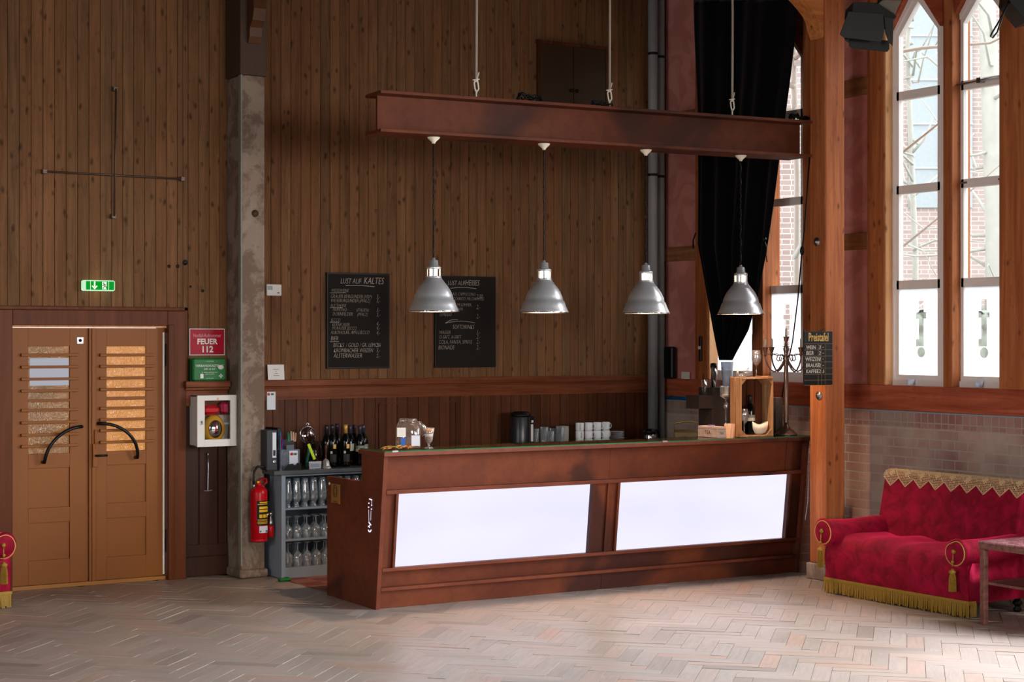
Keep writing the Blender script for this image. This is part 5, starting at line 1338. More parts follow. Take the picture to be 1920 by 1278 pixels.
# =================================================================== BACK COUNTER
CZ = .861; CYF = 12.48
t = thing('bar_cabinet', 'grey open-shelf cabinet full of glasses behind the bar', 'cabinet', (5.63, CYF, 0))
m = MB(); W1 = .95
m.box(0, .035, 0, YB - .03 - CYF, 0, .83).box(W1, 3.5, 0, YB - .03 - CYF, 0, .83).box(.035, W1, YB - .06 - CYF, YB - .03 - CYF, 0, .83).box(.035, W1, .0, .02, 0, .085).box(0.035, W1, 0, .02, .812, .83)
m.build('body', M['grey_paint'], t, bevel=.002)
for z in (.083, .311, .559): MB().box(.035, W1, .004, YB - .06 - CYF, z - .016, z).build('shelf', M['grey_paint'], t, bevel=.002)
tag(MB().box(5.55, XR - .02, CYF - .035, YB - .01, .83, CZ).build('worktop', M['worktop'], bevel=.003), 'dark grey worktop running along the planks behind the bar', 'worktop')
t = thing('side_cabinet', 'grey cabinet with dark worktop along the brick wall behind the bar end', 'cabinet', (9.2, 11.62, 0))
MB().box(.03, .58, 0, CYF - .04 - 11.62, 0, .83).build('body', M['grey_paint'], t); MB().box(0, .585, -.01, CYF - .045 - 11.62, .83, CZ).build('top', M['worktop'], t)

# glasses on the shelves
fl = [(.024, 0), (.026, .003), (.019, .010), (.017, .03), (.022, .048), (.031, .055), (.034, .075), (.033, .11), (.028, .16), (.024, .20), (.023, .232), (.0215, .232), (.022, .20), (.026, .16), (.031, .11), (.031, .08), (.020, .056), (.0005, .05)]
gob = [(.030, 0), (.036, .03), (.038, .055), (.032, .085), (.012, .108), (.005, .115), (.0045, .155), (.010, .165), (.033, .172), (.033, .175), (.0005, .178)]
big = [(.028, 0), (.037, .04), (.040, .07), (.033, .10), (.012, .122), (.005, .13), (.0045, .175), (.012, .186), (.034, .192), (.034, .195), (.0005, .198)]
M['shelfglass'] = glass('shelf_glass', (.93, .96, .98, 1), rough=.05, base=.22, dens=.12, dcol=(.75, .85, .9, 1))
gt = MB().lathe_open(fl, 16).build('tall_glass', M['shelfglass']); g2 = MB().lathe_open(gob, 16).build('goblet', M['shelfglass']); g3 = MB().lathe_open(big, 16).build('wine_glass', M['shelfglass'])
ORD = ('first', 'second', 'third', 'fourth', 'fifth', 'sixth', 'seventh', 'eighth', 'ninth', 'tenth', 'eleventh', 'twelfth', 'thirteenth', 'fourteenth', 'fifteenth')
def fill(proto, zc_, cols, rows, x0, pitch, lab, grp, cat='glass'):
    first = True
    for r_ in range(rows):
        for c_ in range(cols):
            o = proto if first else proto.copy()
            if not first: COL.objects.link(o)
            first = False
            o.location = (x0 + c_ * pitch + (.02 if r_ % 2 else 0), CYF + .055 + r_ * .085, zc_); o.rotation_euler = (0, 0, .3 * c_)
            o['label'] = lab[r_] + ', %s from the left' % ORD[c_]; o['category'] = cat; o['group'] = grp
fill(gt, .5595, 11, 2, 5.71, .076, ('tall beer glass in the front row on the top cabinet shelf', 'tall beer glass in the back row on the top cabinet shelf'), 'tall glasses on the top shelf')
fill(g2, .3115, 6, 2, 5.71, .082, ('upside-down goblet in the front row on the middle cabinet shelf', 'upside-down goblet in the back row on the middle cabinet shelf'), 'goblets on the middle shelf')
fill(g3, .0835, 6, 2, 5.71, .084, ('upside-down wine glass in the front row on the bottom cabinet shelf', 'upside-down wine glass in the back row on the bottom cabinet shelf'), 'wine glasses on the bottom shelf')

# ---- things on the left of the worktop
def at_worktop(px, Y): return (Xw(px, Y, 870), Y, CZ)
x, y, z = at_worktop(510, 12.56)
t = thing('ring_binder', 'dark grey ring binder with white spine label beside the pillar', 'binder', (x, y, z))
MB().rbox(-.045, .045, 0, .28, 0, .32, .004).build('cover', plain('binder_grey', '#3a3d42', .6, var=.2, scale=60), t)
MB().box(.004, .036, -.002, 0, .10, .30).build('spine_label', M['paper'], t); MB().box(.009, .03, -.003, -.002, .115, .16).build('barcode', M['txtdark'], t)
MB().lathe([(.013, 0), (.013, .002), (.008, .003), (.008, .001)], 16, T=Matrix.Translation((.02, 0, .07)) @ Matrix.Rotation(PI / 2, 4, 'X')).build('finger_ring', M['chrome'], t)
x, y, z = at_worktop(524, 12.66)
tag(MB().rbox(-.018, .018, 0, .24, 0, .33, .003).build('folder', M['black'], loc=(x, y, z)), 'black folder standing right behind the grey binder', 'folder')
x, y, z = at_worktop(530, 12.56)
t = thing('pen_holder', 'clear acrylic desk organiser holding pens and notepads', 'organiser', (x - .02, y, z))
m = MB(); Wq = .17; m.box(0, .003, 0, .1, 0, .16).box(Wq - .003, Wq, 0, .1, 0, .16).box(0, Wq, 0, .003, 0, .16).box(0, Wq, .097, .1, 0, .16).box(0, Wq, 0, .1, 0, .003).box(.075, .078, 0, .1, 0, .15)
m.build('box', M['glass_milk'] if 'glass_milk' in M else glass('acrylic', (.85, .9, .95, 1), base=.12, dens=.18, dcol=(.5, .55, .62, 1)), t)
for i, (dx, c, lab_, h_) in enumerate(((.012, '#1f5f8f', 'light blue pencil standing in the organiser, leftmost', .30), (.028, '#8a1420', 'red pen standing in the organiser', .27), (.038, '#17379a', 'dark blue pen standing in the organiser beside the red one', .24))):
    tag(MB().tube([(0, 0, .004), (.004 * i, .0, h_)], .006, 8).lathe([(.0075, h_ - .05), (.0075, h_)], 8).build('pen', plain('pen_%d' % i, c, .35), loc=(x - .02 + dx, y + .03 + .015 * i, z + .004)), lab_, 'pen', 'pens in the organiser')
tag(MB().rbox(-.033, .033, -.006, .006, 0, .19, .002).box(-.03, .03, -.008, -.006, .11, .165).build('calculator', plain('device_grey', '#5d6268', .4), loc=(x + .085, y + .05, z + .004)), 'grey calculator standing upright in the organiser', 'calculator')
t = thing('note_pad', 'white notepad with red and green logo in front of the organiser', 'notepad', (x + .055, y - .012, z)); MB().box(0, .075, 0, .008, 0, .15, T=Matrix.Rotation(-.05, 4, 'X')).build('pad', M['paper'], t); MB().ball((.02, -.001, .125), .012, 10, sy=.1).build('red_emblem', M['red'], t); MB().box(.04, .062, -.002, 0, .115, .132).build('green_emblem', M['green'], t)
tag(MB().prism([(0, 0), (.12, 0), (.12, .17), (.09, .30), (.05, .24), (.0, .22)], 0, .006, 'Y').build('cardboard_stand', plain('grey_card', '#3a3836', .8), loc=(x + .045, y + .125, z)), 'dark grey cut cardboard stand behind the organiser', 'stand')
tag(MB().prism([(0, 0), (.135, 0), (.135, .05), (.10, .055), (.09, .04), (.075, .035), (.06, .05), (.02, .045)], 0, .006, 'Y').build('cardboard_stand', plain('black_card', '#222222', .8), loc=(x + .005, y - .05, z)), 'low black cardboard strip on the worktop front edge', 'stand')
for i, (px_, c, lab_) in enumerate(((541.5, '#1a7a5a', 'green clothes peg clipped above the organiser'), (547.5, '#c8a184', 'taller pale wooden clothes peg above the organiser'), (552.5, '#c09478', 'shorter pale wooden clothes peg at the right'))):
    p = onY(px_, 803, y + .128); tag(MB().prism([(-.010, 0), (-.002, 0), (-.006, .075), (-.013, .075)], -.005, .005, 'Y').prism([(.002, 0), (.010, 0), (.013, .07), (.006, .07)], -.005, .005, 'Y').tube([(-.011, 0, .022), (.011, 0, .022)], .003, 6).build('clothes_peg', plain('peg_%d' % i, c, .6), loc=(p.x, y + .128, z + .215 + (.01 if i == 1 else 0))), lab_, 'clothes peg', 'clothes pegs on the card stand')
# swing-top jar with open lid
x, y, z = at_worktop(591, 12.82)
t = thing('storage_jar', 'large glass swing-top jar with raised lid on the worktop', 'jar', (x, y, z))
MB().lathe_open([(.0005, .003), (.07, .004), (.088, .02), (.09, .05), (.09, .15), (.075, .185), (.068, .19), (.068, .205), (.064, .205), (.064, .19), (.07, .18), (.086, .15), (.086, .03), (.0005, .008)], 28).build('body', glass('dark_jar_glass', (.8, .84, .84, 1), base=.08), t)
MB().lathe([(.0005, -.012), (.05, -.010), (.064, -.004), (.066, .004), (.05, .012), (.0005, .016)], 24, T=Matrix.Translation((-.075, -.01, .26)) @ Matrix.Rotation(PI / 2 - .15, 4, 'X')).build('lid', glass('lid_glass', (.85, .85, .85, 1), base=.2), t)
m = MB().tube([(-.075 + .068 * math.cos(a * PI / 12), -.012, .26 + .068 * math.sin(a * PI / 12)) for a in range(24)], .003, 6, closed=True).tube([(-.075, -.01, .33), (-.088, -.01, .345), (-.075, -.01, .36), (-.062, -.01, .345), (-.075, -.01, .33)], .003, 6).tube([(-.07, 0, .195), (-.075, -.01, .2)], .003, 6); m.build('wire_clasp', M['chrome'], t)
for i, (dx, dz, c) in enumerate(((-.03, .03, '#5a1a14'), (.02, .035, '#7a2a18'), (.0, .07, '#3c2a20'), (.035, .08, '#682418'), (-.035, .085, '#1d4a6a'))):
    tag(MB().rbox(-.022, .022, -.02, .02, -.012, .012, .006, T=Matrix.Rotation(i * .8, 4, 'Y')).build('sweet', plain('sweet_%d' % i, c, .4), loc=(x + dx, y, z + dz)), ('dark red wrapped sweet low left in the swing-top jar', 'rust-red wrapped sweet low right in the swing-top jar', 'brown wrapped sweet in the middle of the swing-top jar', 'red-brown wrapped sweet upper right in the swing-top jar', 'blue wrapped sweet upper left in the swing-top jar')[i], 'sweet', 'sweets in the jar')
p = onY(580, 846, 12.6)
tag(MB().box(-.011, .011, -.004, .004, -.068, .068, T=Matrix.Rotation(-.42, 4, 'Y')).build('marker_strip', plain('neon_green', '#b8d81a', .5), loc=(p.x, p.y - .04, p.z)), 'neon green strip leaning in front of the swing-top jar', 'strip')
tag(MB().rbox(-.012, .012, -.012, .012, 0, .2, .008, T=Matrix.Rotation(.2, 4, 'Y')).build('brush_handle', plain('teal_plastic', '#1b5a4a', .4), loc=(at_worktop(573, 12.64))), 'teal and blue plastic handle standing left of the jar', 'handle')
x, y, z = at_worktop(589, 12.51)
t = thing('metal_tray', 'small scalloped silver dish on the worktop in front of the jar', 'dish', (x, y, z))
m = MB(); m.prism([(-.05, 0), (.05, 0), (.057, .058), (.052, .062), (-.052, .062), (-.057, .058)], -.02, -.016, 'Y').prism([(-.05, 0), (.05, 0), (.057, .05), (-.057, .05)], .016, .02, 'Y').box(-.05, .05, -.02, .02, 0, .004).prism([(-.052, 0), (-.048, 0), (-.053, .055), (-.057, .055)], -.02, .02, 'Y').prism([(.048, 0), (.052, 0), (.057, .055), (.053, .055)], -.02, .02, 'Y')
m.build('body', M['steel'], t); MB().box(-.038, .038, -.022, -.02, .015, .045).build('engraved_face', M['grey_paint'], t)
x, y, z = at_worktop(611, 12.52)
t = thing('hand_bell', 'silver hand bell with turned wooden handle in front of the bottles', 'bell', (x, y, z))
MB().lathe([(.046, 0), (.047, .004), (.040, .012), (.032, .03), (.028, .055), (.020, .07), (.008, .076), (.006, .082)], 28).build('bell', plain('polished_silver', '#c8c4be', .22, .6), t)
MB().lathe([(.006, .08), (.009, .085), (.006, .092), (.008, .12), (.011, .16), (.010, .185), (.005, .198), (.0005, .20)], 16).build('handle', plain('mahogany', '#4a1c14', .3), t)
# wine bottles
bprof = [(.0005, .002), (.030, 0), (.038, .004), (.039, .02), (.039, .19), (.036, .215), (.024, .245), (.0155, .262), (.0145, .30), (.0145, .325), (.0005, .326)]
def make_bottle(cap, lab, kind):
    t = thing('wine_bottle', lab, 'bottle', (0, 0, 0)); MB().lathe(bprof, 24).build('glass_body', M['bottle'], t)
    MB().lathe([(.0160, .262), (.0160, .300), (.0168, .302), (.0168, .33), (.0005, .331)], 20).build('cap', cap, t)
    def band(z0_, z1_, a0_, a1_, mat, nm, r_=.0396):
        n = 10; ps = [(r_ * math.cos(a0_ + (a1_ - a0_) * i / n), r_ * math.sin(a0_ + (a1_ - a0_) * i / n)) for i in range(n + 1)]
        MB().add([(p, q, z0_) for p, q in ps] + [(p, q, z1_) for p, q in ps], [(i, i + 1, n + 2 + i, n + 1 + i) for i in range(n)], True).build(nm, mat, t)
    f = -PI / 2 - .3
    if kind == 'gold': band(.145, .178, f + .05, f + .75, M['label_g'], 'gold_label'); band(.105, .125, f - .55, f - .1, M['label_w'], 'medallion'); band(.04, .1, f - .6, f + .9, plain('dark_label', '#2e2826', .5), 'dark_label')
    if kind == 'white': band(.12, .18, f - .9, f + 1.2, M['label_w'], 'cream_label')
    if kind == 'wide': band(.115, .165, f - 1.2, f + 1.6, plain('two_tone_label', '#7f8378', .6), 'label'); band(.115, .14, f - 1.2, f + 1.6, M['label_w'], 'label_lower', .0399)
    return t
bdef = [('plain', M['bottle_cap'], 612.5, 12.64, 1.04, 'dark wine bottle farthest left at the back of the bottle group'), ('gold', M['bottle_cap'], 623, 12.62, 1.05, 'front wine bottle with gold square label behind the bell'), ('plain', M['bottle_cap'], 632, 12.75, 1.05, 'dark wine bottle behind the left gold-labelled bottle'), ('gold', plain('gold_cap', '#c99a52', .35, .4), 648, 12.62, 1.04, 'wine bottle with golden cap top and gold square label'), ('white', M['bottle_cap2'], 656.5, 12.75, 1.0, 'grey-capped bottle with white label just right of the golden cap'), ('plain', M['bottle_cap2'], 664.5, 12.80, 1.0, 'grey-capped dark bottle at the back between the labelled ones'), ('wide', M['bottle_cap2'], 675, 12.68, 1.0, 'grey-capped bottle with wide pale two-tone label near the bar'), ('wide', M['bottle_cap2'], 681.5, 12.82, 1.0, 'rightmost grey-capped bottle beside the bar end panel')]
for kind, cap, px, Y, s_, lab_ in bdef:
    o = make_bottle(cap, lab_, kind); o.location = at_worktop(px, Y); o.scale = (1, 1, s_); o['group'] = 'wine bottles on the worktop'

# ---- middle of the worktop: airpot, tumblers, napkin box, mugs, plates
x, y, z = at_worktop(976, 12.70)
t = thing('coffee_airpot', 'tall black vacuum coffee dispenser on the worktop behind the bar', 'coffee dispenser', (x, y, z))
MB().lathe([(.085, 0), (.088, .01), (.088, .36), (.082, .37)], 32).build('body', plain('dark_brushed', '#3a3c40', .35, .6), t); MB().lathe([(.09, .365), (.091, .38), (.08, .40), (.06, .41), (.0005, .412)], 32).build('lid', M['black'], t)
MB().rbox(.028, .085, -.098, -.07, .02, .37, .006).build('spout_column', M['black'], t); MB().box(.045, .068, -.101, -.098, .15, .30).build('level_window', M['card'], t); MB().box(.05, .07, -.101, -.098, .315, .335).build('badge', M['txtwhite'], t); MB().tube([(-.02, -.085, .05), (.03, -.09, .05)], .012, 8).build('tap', M['chrome'], t)
x0_ = 0
tp = [(.0005, .004), (.026, .002), (.028, .01), (.035, .115), (.033, .115), (.026, .014), (.0005, .012)]
tum = MB().lathe_open(tp, 20).build('tumbler', M['shelfglass'])
for i, (px, Y, h_, lab_) in enumerate(((1003, 12.66, 1.25, 'clear tumbler next to the black coffee dispenser'), (1020, 12.64, 1.32, 'tallest clear tumbler in the row right of the coffee dispenser'), (1031, 12.60, 1.15, 'clear tumbler in front, middle of the row behind the bar'), (1037, 12.74, 1.22, 'clear tumbler at the back of the row behind the bar'), (1050, 12.66, 1.3, 'clear tumbler touching the white napkin box'))):
    o = tum if i == 0 else tum.copy()
    if i: COL.objects.link(o)
    o.location = at_worktop(px, Y); o.scale = (1.12, 1.12, h_ * 1.78); tag(o, lab_, 'tumbler', 'tumblers behind the bar')
x, y, z = at_worktop(1060, 12.76)
tag(MB().rbox(-.04, .04, 0, .1, 0, .265, .004).build('napkin_box', plain('grey_white_box', '#a8a49f', .5), loc=(x, y, z)), 'pale grey upright box between the tumblers and the mugs', 'box')
def make_mug():
    t = thing('mug', 'white mug', 'mug', (0, 0, 0))
    MB().lathe_open([(.0005, .002), (.030, .0), (.035, .004), (.0375, .02), (.038, .073), (.0365, .0735), (.035, .07), (.034, .012), (.0005, .008)], 24).build('cup', M['white'], t)
    MB().tube([(.036, 0, .060), (.050, 0, .060), (.058, 0, .050), (.058, 0, .030), (.050, 0, .020), (.036, 0, .018)], .0045, 8).build('handle', M['white'], t)
    return t
mug = make_mug(); first = True
rowname = ('top', 'second', 'third', 'bottom'); colname = ('leftmost', 'inner left', 'inner right', 'rightmost')
for r_ in range(4):
    for c_, px in enumerate((1087, 1103.5, 1119.5, 1135.5)):
        Y = 12.66; zz = CZ + (3 - r_) * .0742; o = mug if first else dup(mug, (0, 0, 0)); first = False
        o.location = (Xw(px, Y, 800) , Y, zz); o.rotation_euler = (0, 0, (-2.0, -.7, -1.0, -.1)[c_] + (.2 if r_ % 2 else 0)); o['label'] = 'white mug, %s row, %s of the stacked mugs' % (rowname[r_], colname[c_]); o['group'] = 'stacked white mugs'
pl = MB().lathe_open([(.0005, .004), (.03, .002), (.035, .0), (.055, .006), (.07, .011), (.0705, .013), (.055, .009), (.034, .005), (.0005, .006)], 28).build('saucer', M['white'])
k_ = 0
for px, n_, Y, dsc in ((1156, 15, 12.78, 'taller back'), (1170, 9, 12.62, 'lower front')):
    for i in range(n_):
        o = pl if k_ == 0 else pl.copy()
        if k_: COL.objects.link(o)
        k_ += 1
        o.location = (Xw(px, Y, 815), Y, CZ + .0135 * i)
        vis = 'topmost white saucer' if i == n_ - 1 else ('lowest white saucer' if i == 0 else '%s white saucer from the bottom' % ORD[i])
        tag(o, '%s of the %s pile right of the mugs' % (vis, dsc), 'saucer', 'saucers in the %s pile' % dsc)
# kettle and radio
x, y, z = at_worktop(1219, 12.52)
t = thing('coffee_pot', 'steel and black insulated pot in front of the grey pipes', 'pot', (x, y, z))
MB().lathe([(.05, 0), (.055, .01), (.055, .17), (.05, .19)], 28).build('body', M['chrome'], t); MB().lathe([(.056, .185), (.057, .205), (.045, .228), (.0005, .234)], 28).tube([(-.05, 0, .20), (-.08, 0, .21)], .015, 8).build('lid', M['black'], t)
MB().tube([(.04, 0, .215), (.085, 0, .215), (.10, 0, .17), (.10, 0, .06), (.06, 0, .04)], .012, 8).build('handle', M['black'], t)
t = thing('radio', 'old cream and gold portable radio with carrying handle', 'radio', (9.33, 12.02, CZ), -.75); t.scale = (.9, 1, 1.22)
MB().rbox(-.13, .13, -.045, .045, 0, .20, .02).build('case', plain('cream_gold', '#8f7a4e', .4, .2), t)
MB().lathe([(.055, 0), (.055, .004), (.045, .008), (.03, .004), (.0005, .006)], 28, T=Matrix.Translation((-.02, -.045, .10)) @ Matrix.Rotation(PI / 2, 4, 'X')).build('tuning_dial', plain('dial_grey', '#6a6258', .4, .4), t)
MB().tube([(-.12, 0, .17), (-.13, 0, .245), (0, 0, .262), (.13, 0, .245), (.12, 0, .17)], .009, 8).build('handle', plain('handle_gold', '#a08a5c', .35, .4), t)
# coffee machine (two dark boxes), grinder, vases on top
LZ = .882 + .0005
t = thing('coffee_machine', 'matt dark brown coffee machine with overhanging head beside the crate', 'coffee machine', (9.22, 11.32, LZ))
xa = Xw(1336, 11.32, 760) - 9.22; xb = Xw(1374, 11.32, 760) - 9.22; ztop = onY(1350, 726, 11.32).z - LZ
zc1, zc0 = onY(1320, 741, 11.32).z - LZ, onY(1320, 766, 11.32).z - LZ; xc = Xw(1311, 11.32, 760) - 9.22
MB().box(xa, xb, 0, .19, 0, ztop).build('body', plain('matt_brown', '#37302c', .55), t, bevel=.004)
MB().box(xc, xa, 0, .18, zc0, zc1).build('brew_head', plain('matt_brown_2', '#3a322d', .55), t, bevel=.003)
MB().box(xc, xa, 0, .18, 0, .02).build('drip_tray', M['black'], t)
p = Xw(1328, 11.42, 780); tag(MB().lathe([(.045, 0), (.047, .01), (.047, .20), (.042, .215), (.0005, .22)], 24).build('canister', plain('blue_black', '#2a3440', .35), loc=(p, 11.41, LZ + .021)), 'dark blue-black cylinder on the tray under the coffee machine head', 'canister')
zt = LZ + ztop + .0005
def facet(r0, r1, h_, n=10, nm='crystal_vase'):
    m = MB(); vs = []; fs = []
    for i in range(6):
        f = i / 5
        for k in range(n * 2):
            a = PI * k / n + f * .3; r_ = (r0 + (r1 - r0) * f) * (1 if k % 2 else .88); vs.append((r_ * math.cos(a), r_ * math.sin(a), h_ * f))
    for i in range(5):
        for k in range(n * 2):
            k2 = (k + 1) % (n * 2); fs.append((i * n * 2 + k, i * n * 2 + k2, (i + 1) * n * 2 + k2, (i + 1) * n * 2 + k))
    fs.append(tuple(reversed(range(n * 2)))); return m.add(vs, fs)
M['crystal'] = glass('cut_crystal', (.95, .95, .97, 1), rough=.04, base=.22, dens=.05)
tag(facet(.03, .052, .17).build('crystal_vase', M['crystal'], loc=(Xw(1344, 11.40, 700), 11.40, zt)), 'tall cut-crystal vase on top of the dark coffee machine', 'vase')
tag(facet(.035, .048, .13).build('crystal_tumbler', M['crystal'], loc=(Xw(1324, 11.42, 700), 11.42, LZ + zc1 + .0005)), 'short cut-crystal tumbler on the lower head of the coffee machine', 'tumbler')
tag(MB().lathe([(.02, 0), (.022, .15), (.03, .17), (.026, .20), (.0005, .205)], 16).build('stopper', M['black'], loc=(Xw(1338, 11.47, 700), 11.47, zt)), 'black-topped bottle stopper behind the tall crystal vase', 'stopper')
tag(MB().lathe_open([(.0005, .0), (.036, .002), (.040, .02), (.055, .215), (.053, .215), (.037, .02), (.0005, .006)], 28).build('frosted_vase', M['frost'], loc=(Xw(1360, 11.38, 700) + .02, 11.38, zt)), 'tall frosted pale blue glass vase below the curtain tip', 'vase')
# =================================================================== ON THE BAR
BZ = 1.1262
def onbar_top(px, Y, py=800): return (Xw(px, Y, py), Y, BZ)
def bartop(px, d, py=800):
    # d = distance behind the front edge line, follows the slight turn of the bar
    Y = 10.60; 
    for _ in range(4):
        x = Xw(px, Y, py); Y = 10.70 + math.tan(BA) * (x - 5.548) - .17 + d
    return (Xw(px, Y, py), Y, BZ)
x, y, z = bartop(765, .25)
t = thing('glass_jar', 'square-shouldered glass jar with labels and hanging lid on the bar', 'jar', (x, y, z), -.45)
def sq(r_, e=5):
    out = []
    for k in range(32):
        a = 2 * PI * k / 32; c, s_ = math.cos(a), math.sin(a); q_ = (abs(c) ** e + abs(s_) ** e) ** (-1 / e); out.append((r_ * c * q_, r_ * s_ * q_))
    return out
m = MB(); rings = [(.085, .003, 5), (.090, .012, 5), (.090, .13, 5), (.086, .15, 4), (.070, .172, 3), (.060, .182, 2.2), (.058, .190, 2), (.064, .196, 2), (.064, .205, 2), (.058, .212, 2)]
vs = []; fs = []
for r_, z_, e in rings: vs += [(p, q, z_) for p, q in sq(r_, e)]
for i in range(len(rings) - 1):
    for k in range(32):
        k2 = (k + 1) % 32; fs.append((i * 32 + k, i * 32 + k2, (i + 1) * 32 + k2, (i + 1) * 32 + k))
m.add(vs, fs, True); m.add([(p, q, .003) for p, q in sq(.085, 5)], [tuple(range(32))]); m.build('body', glass('jar_glass', (.97, .95, .93, 1), base=.09, dens=.05, dcol=(.9, .75, .65, 1)), t)
MB().box(-.082, -.02, -.094, -.0925, .085, .15).build('upper_label', M['card'], t); MB().box(.02, .08, -.094, -.0925, .02, .095).build('right_label', M['paper'], t); MB().box(-.055, -.022, -.094, -.0925, .012, .078).build('blue_label', plain('blue_label', '#2f5fae', .5), t)
MB().lathe([(.0005, -.010), (.045, -.008), (.058, -.002), (.060, .006), (.045, .014), (.0005, .02)], 26, T=Matrix.Translation((.078, -.02, .145)) @ Matrix.Rotation(.95, 4, 'Y') @ Matrix.Rotation(-.5, 4, 'X')).build('lid', M['crystal'], t)
MB().tube([(.06 + .0, .0, .185), (.09, -.03, .19), (.125, -.02, .15), (.12, -.03, .10), (.10, -.04, .085)], .002, 6).tube([(-.066, 0, .19), (-.08, 0, .15)], .002, 6).build('wire_clasp', M['chrome'], t)
x, y, z = bartop(804, .17)
t = thing('sundae_glass', 'footed glass with layered brown and white filling on the bar', 'glass', (x, y, z))
MB().lathe_open([(.032, .0), (.034, .003), (.012, .010), (.007, .018), (.010, .030), (.020, .042), (.028, .058), (.034, .10), (.043, .145), (.0415, .145), (.033, .10), (.026, .06), (.018, .046), (.0005, .040)], 28).build('bowl', M['glass'], t)
MB().lathe([(.0005, .044), (.017, .047), (.025, .062), (.028, .082)], 24).build('brown_layer', plain('coffee_beans', '#5a2a18', .6, var=.3, scale=80), t)
MB().lathe([(.028, .082), (.032, .10), (.0005, .104)], 24).build('white_layer', M['card'], t); MB().lathe([(.032, .103), (.038, .128), (.02, .136), (.0005, .14)], 24).build('top_layer', plain('mixed_nuts', '#a8764e', .7, var=.4, scale=90), t)
# dried leaves
rnd = random.Random(11); x, y, z = bartop(747, .12); m = MB()
for i in range(46):
    cx, cy = rnd.uniform(-.105, .10), rnd.uniform(-.035, .05); a = rnd.uniform(0, 2 * PI); l = rnd.uniform(.02, .045); w_ = rnd.uniform(.006, .013); zz = rnd.uniform(.004, .022); pts = []
    vs = [(cx - l * math.cos(a), cy - l * math.sin(a), zz), (cx - w_ * math.sin(a), cy + w_ * math.cos(a), zz + .008), (cx + l * math.cos(a), cy + l * math.sin(a), zz + rnd.uniform(-.004, .018)), (cx + w_ * math.sin(a), cy - w_ * math.cos(a), zz + .004)]
    m.add(vs, [(0, 1, 2, 3)])
def _leaf():
    t_ = NT('dry_leaves'); v = t_.co(); n = t_.noise(v, 26, 2); t_.bsdf(t_.mix(t_.ramp(n, .4, .6), lin('#7a8a2a'), lin('#c07a48')), .7); return t_.m
o = m.build('dried_leaves', _leaf(), loc=(x, y, z)); tag(o, 'heap of dried green and orange leaves at the left end of the bar', 'leaves'); o['kind'] = 'stuff'
# narrow grey box behind the crate
x, y, z = bartop(1457, .34)
tag(MB().box(-.033, .033, -.03, .03, 0, .30).build('grey_box', plain('dull_grey', '#5a504a', .5), loc=(x, y, z), rotz=BA), 'narrow grey box standing behind the right edge of the crate', 'box')
# tea box
c = bartop(1345, .10); t = thing('tea_box', 'limed wooden tea box lettered in grey on the bar', 'box', c, BA)
MB().rbox(0, .085, 0, .255, 0, .088, .003).build('box', M['teabox'], t); MB().box(-.001, .086, -.001, .256, .068, .0695).build('lid_gap', M['txtdark'], t)
texts([(.13, .028, .042, 'TEA', 'CENTER')], M['txtdark'], t, (PI / 2, 0, -PI / 2), (-.001, .255, 0), 'lettering')
texts([(.043, .03, .022, 'TEA', 'CENTER')], M['txtdark'], t, (PI / 2, 0, 0), (0, -.001, 0), 'lettering')
tag(MB().rbox(0, .04, 0, .05, 0, .010, .003).build('sachet', plain('lilac', '#8a78b0', .5), loc=(c[0] + .02, c[1] + .10, BZ + .088)), 'small lilac sachet on the tea box lid', 'sachet')
# tall stemmed candle glass
x, y, z = bartop(1361, .30)
t = thing('tall_candle_glass', 'tall stemmed glass candle holder with round knop behind the tea box', 'candle holder', (x, y, z))
h0 = .32
MB().lathe_open([(.05, 0), (.052, .004), (.012, .012), (.006, .02), (.006, .215), (.014, .226), (.022, .242), (.022, .252), (.014, .266), (.007, .274), (.007, .295), (.02, .305), (.044, .318), (.048, .335), (.047, .395), (.052, .402), (.050, .402), (.044, .39), (.044, .335), (.030, .318), (.0005, .314)], 28).build('glass', M['crystal'], t)
MB().lathe([(.0005, .318), (.028, .32), (.03, .335), (.0005, .338)], 20).build('tealight', M['candle'], t)
# tea-light tumbler, warm lamp glow put into the glass tint
x, y, z = bartop(1368, .10)
tag(facet(.034, .044, .11).build('ribbed_tealight_glass', glass('warm_ribbed_glass', (1, .82, .62, 1), rough=.15, base=.12, dens=.55, dcol=(.95, .62, .40, 1)), loc=(x, y, z)), 'ribbed amber-tinted tea-light glass at the foot of the crate', 'candle glass')
# crate
c = bartop(1389, .10); CRW = .335; CRH = .475; CRD = .14
t = thing('wooden_crate', 'wooden wine crate standing on end on the bar', 'crate', c, BA)
th = .014
for i in range(2): MB().box(0, th, .004 + i * CRD / 2, (i + 1) * CRD / 2 - .004, 0, CRH).build('side_slat', M['crate'], t, bevel=.002)
for i in range(2): MB().box(CRW - th, CRW, .004 + i * CRD / 2, (i + 1) * CRD / 2 - .004, 0, CRH).build('side_slat', M['crate'], t, bevel=.002)
MB().box(th, CRW - th, .002, CRD, 0, .014).build('end_board', M['crate'], t, bevel=.002); MB().box(th, CRW - th, .002, CRD, CRH - .014, CRH).build('end_board', M['crate'], t, bevel=.002)
for i in range(4): MB().box(.004 + i * CRW / 4, (i + 1) * CRW / 4 - .006, CRD, CRD + .008, 0, CRH).build('back_slat', M['wain'], t)  # darker boards: shade inside the crate is put into the colour
for (xx, zz, sx, sz) in ((th, .014, 1, 1), (CRW - th, .014, -1, 1), (th, CRH - .014, 1, -1), (CRW - th, CRH - .014, -1, -1)):
    MB().prism([(xx, zz), (xx + sx * .05, zz), (xx, zz + sz * .045)] if sx * sz > 0 else [(xx, zz), (xx, zz + sz * .045), (xx + sx * .05, zz)], .006, CRD, 'Y').build('corner_block', M['crate'], t)
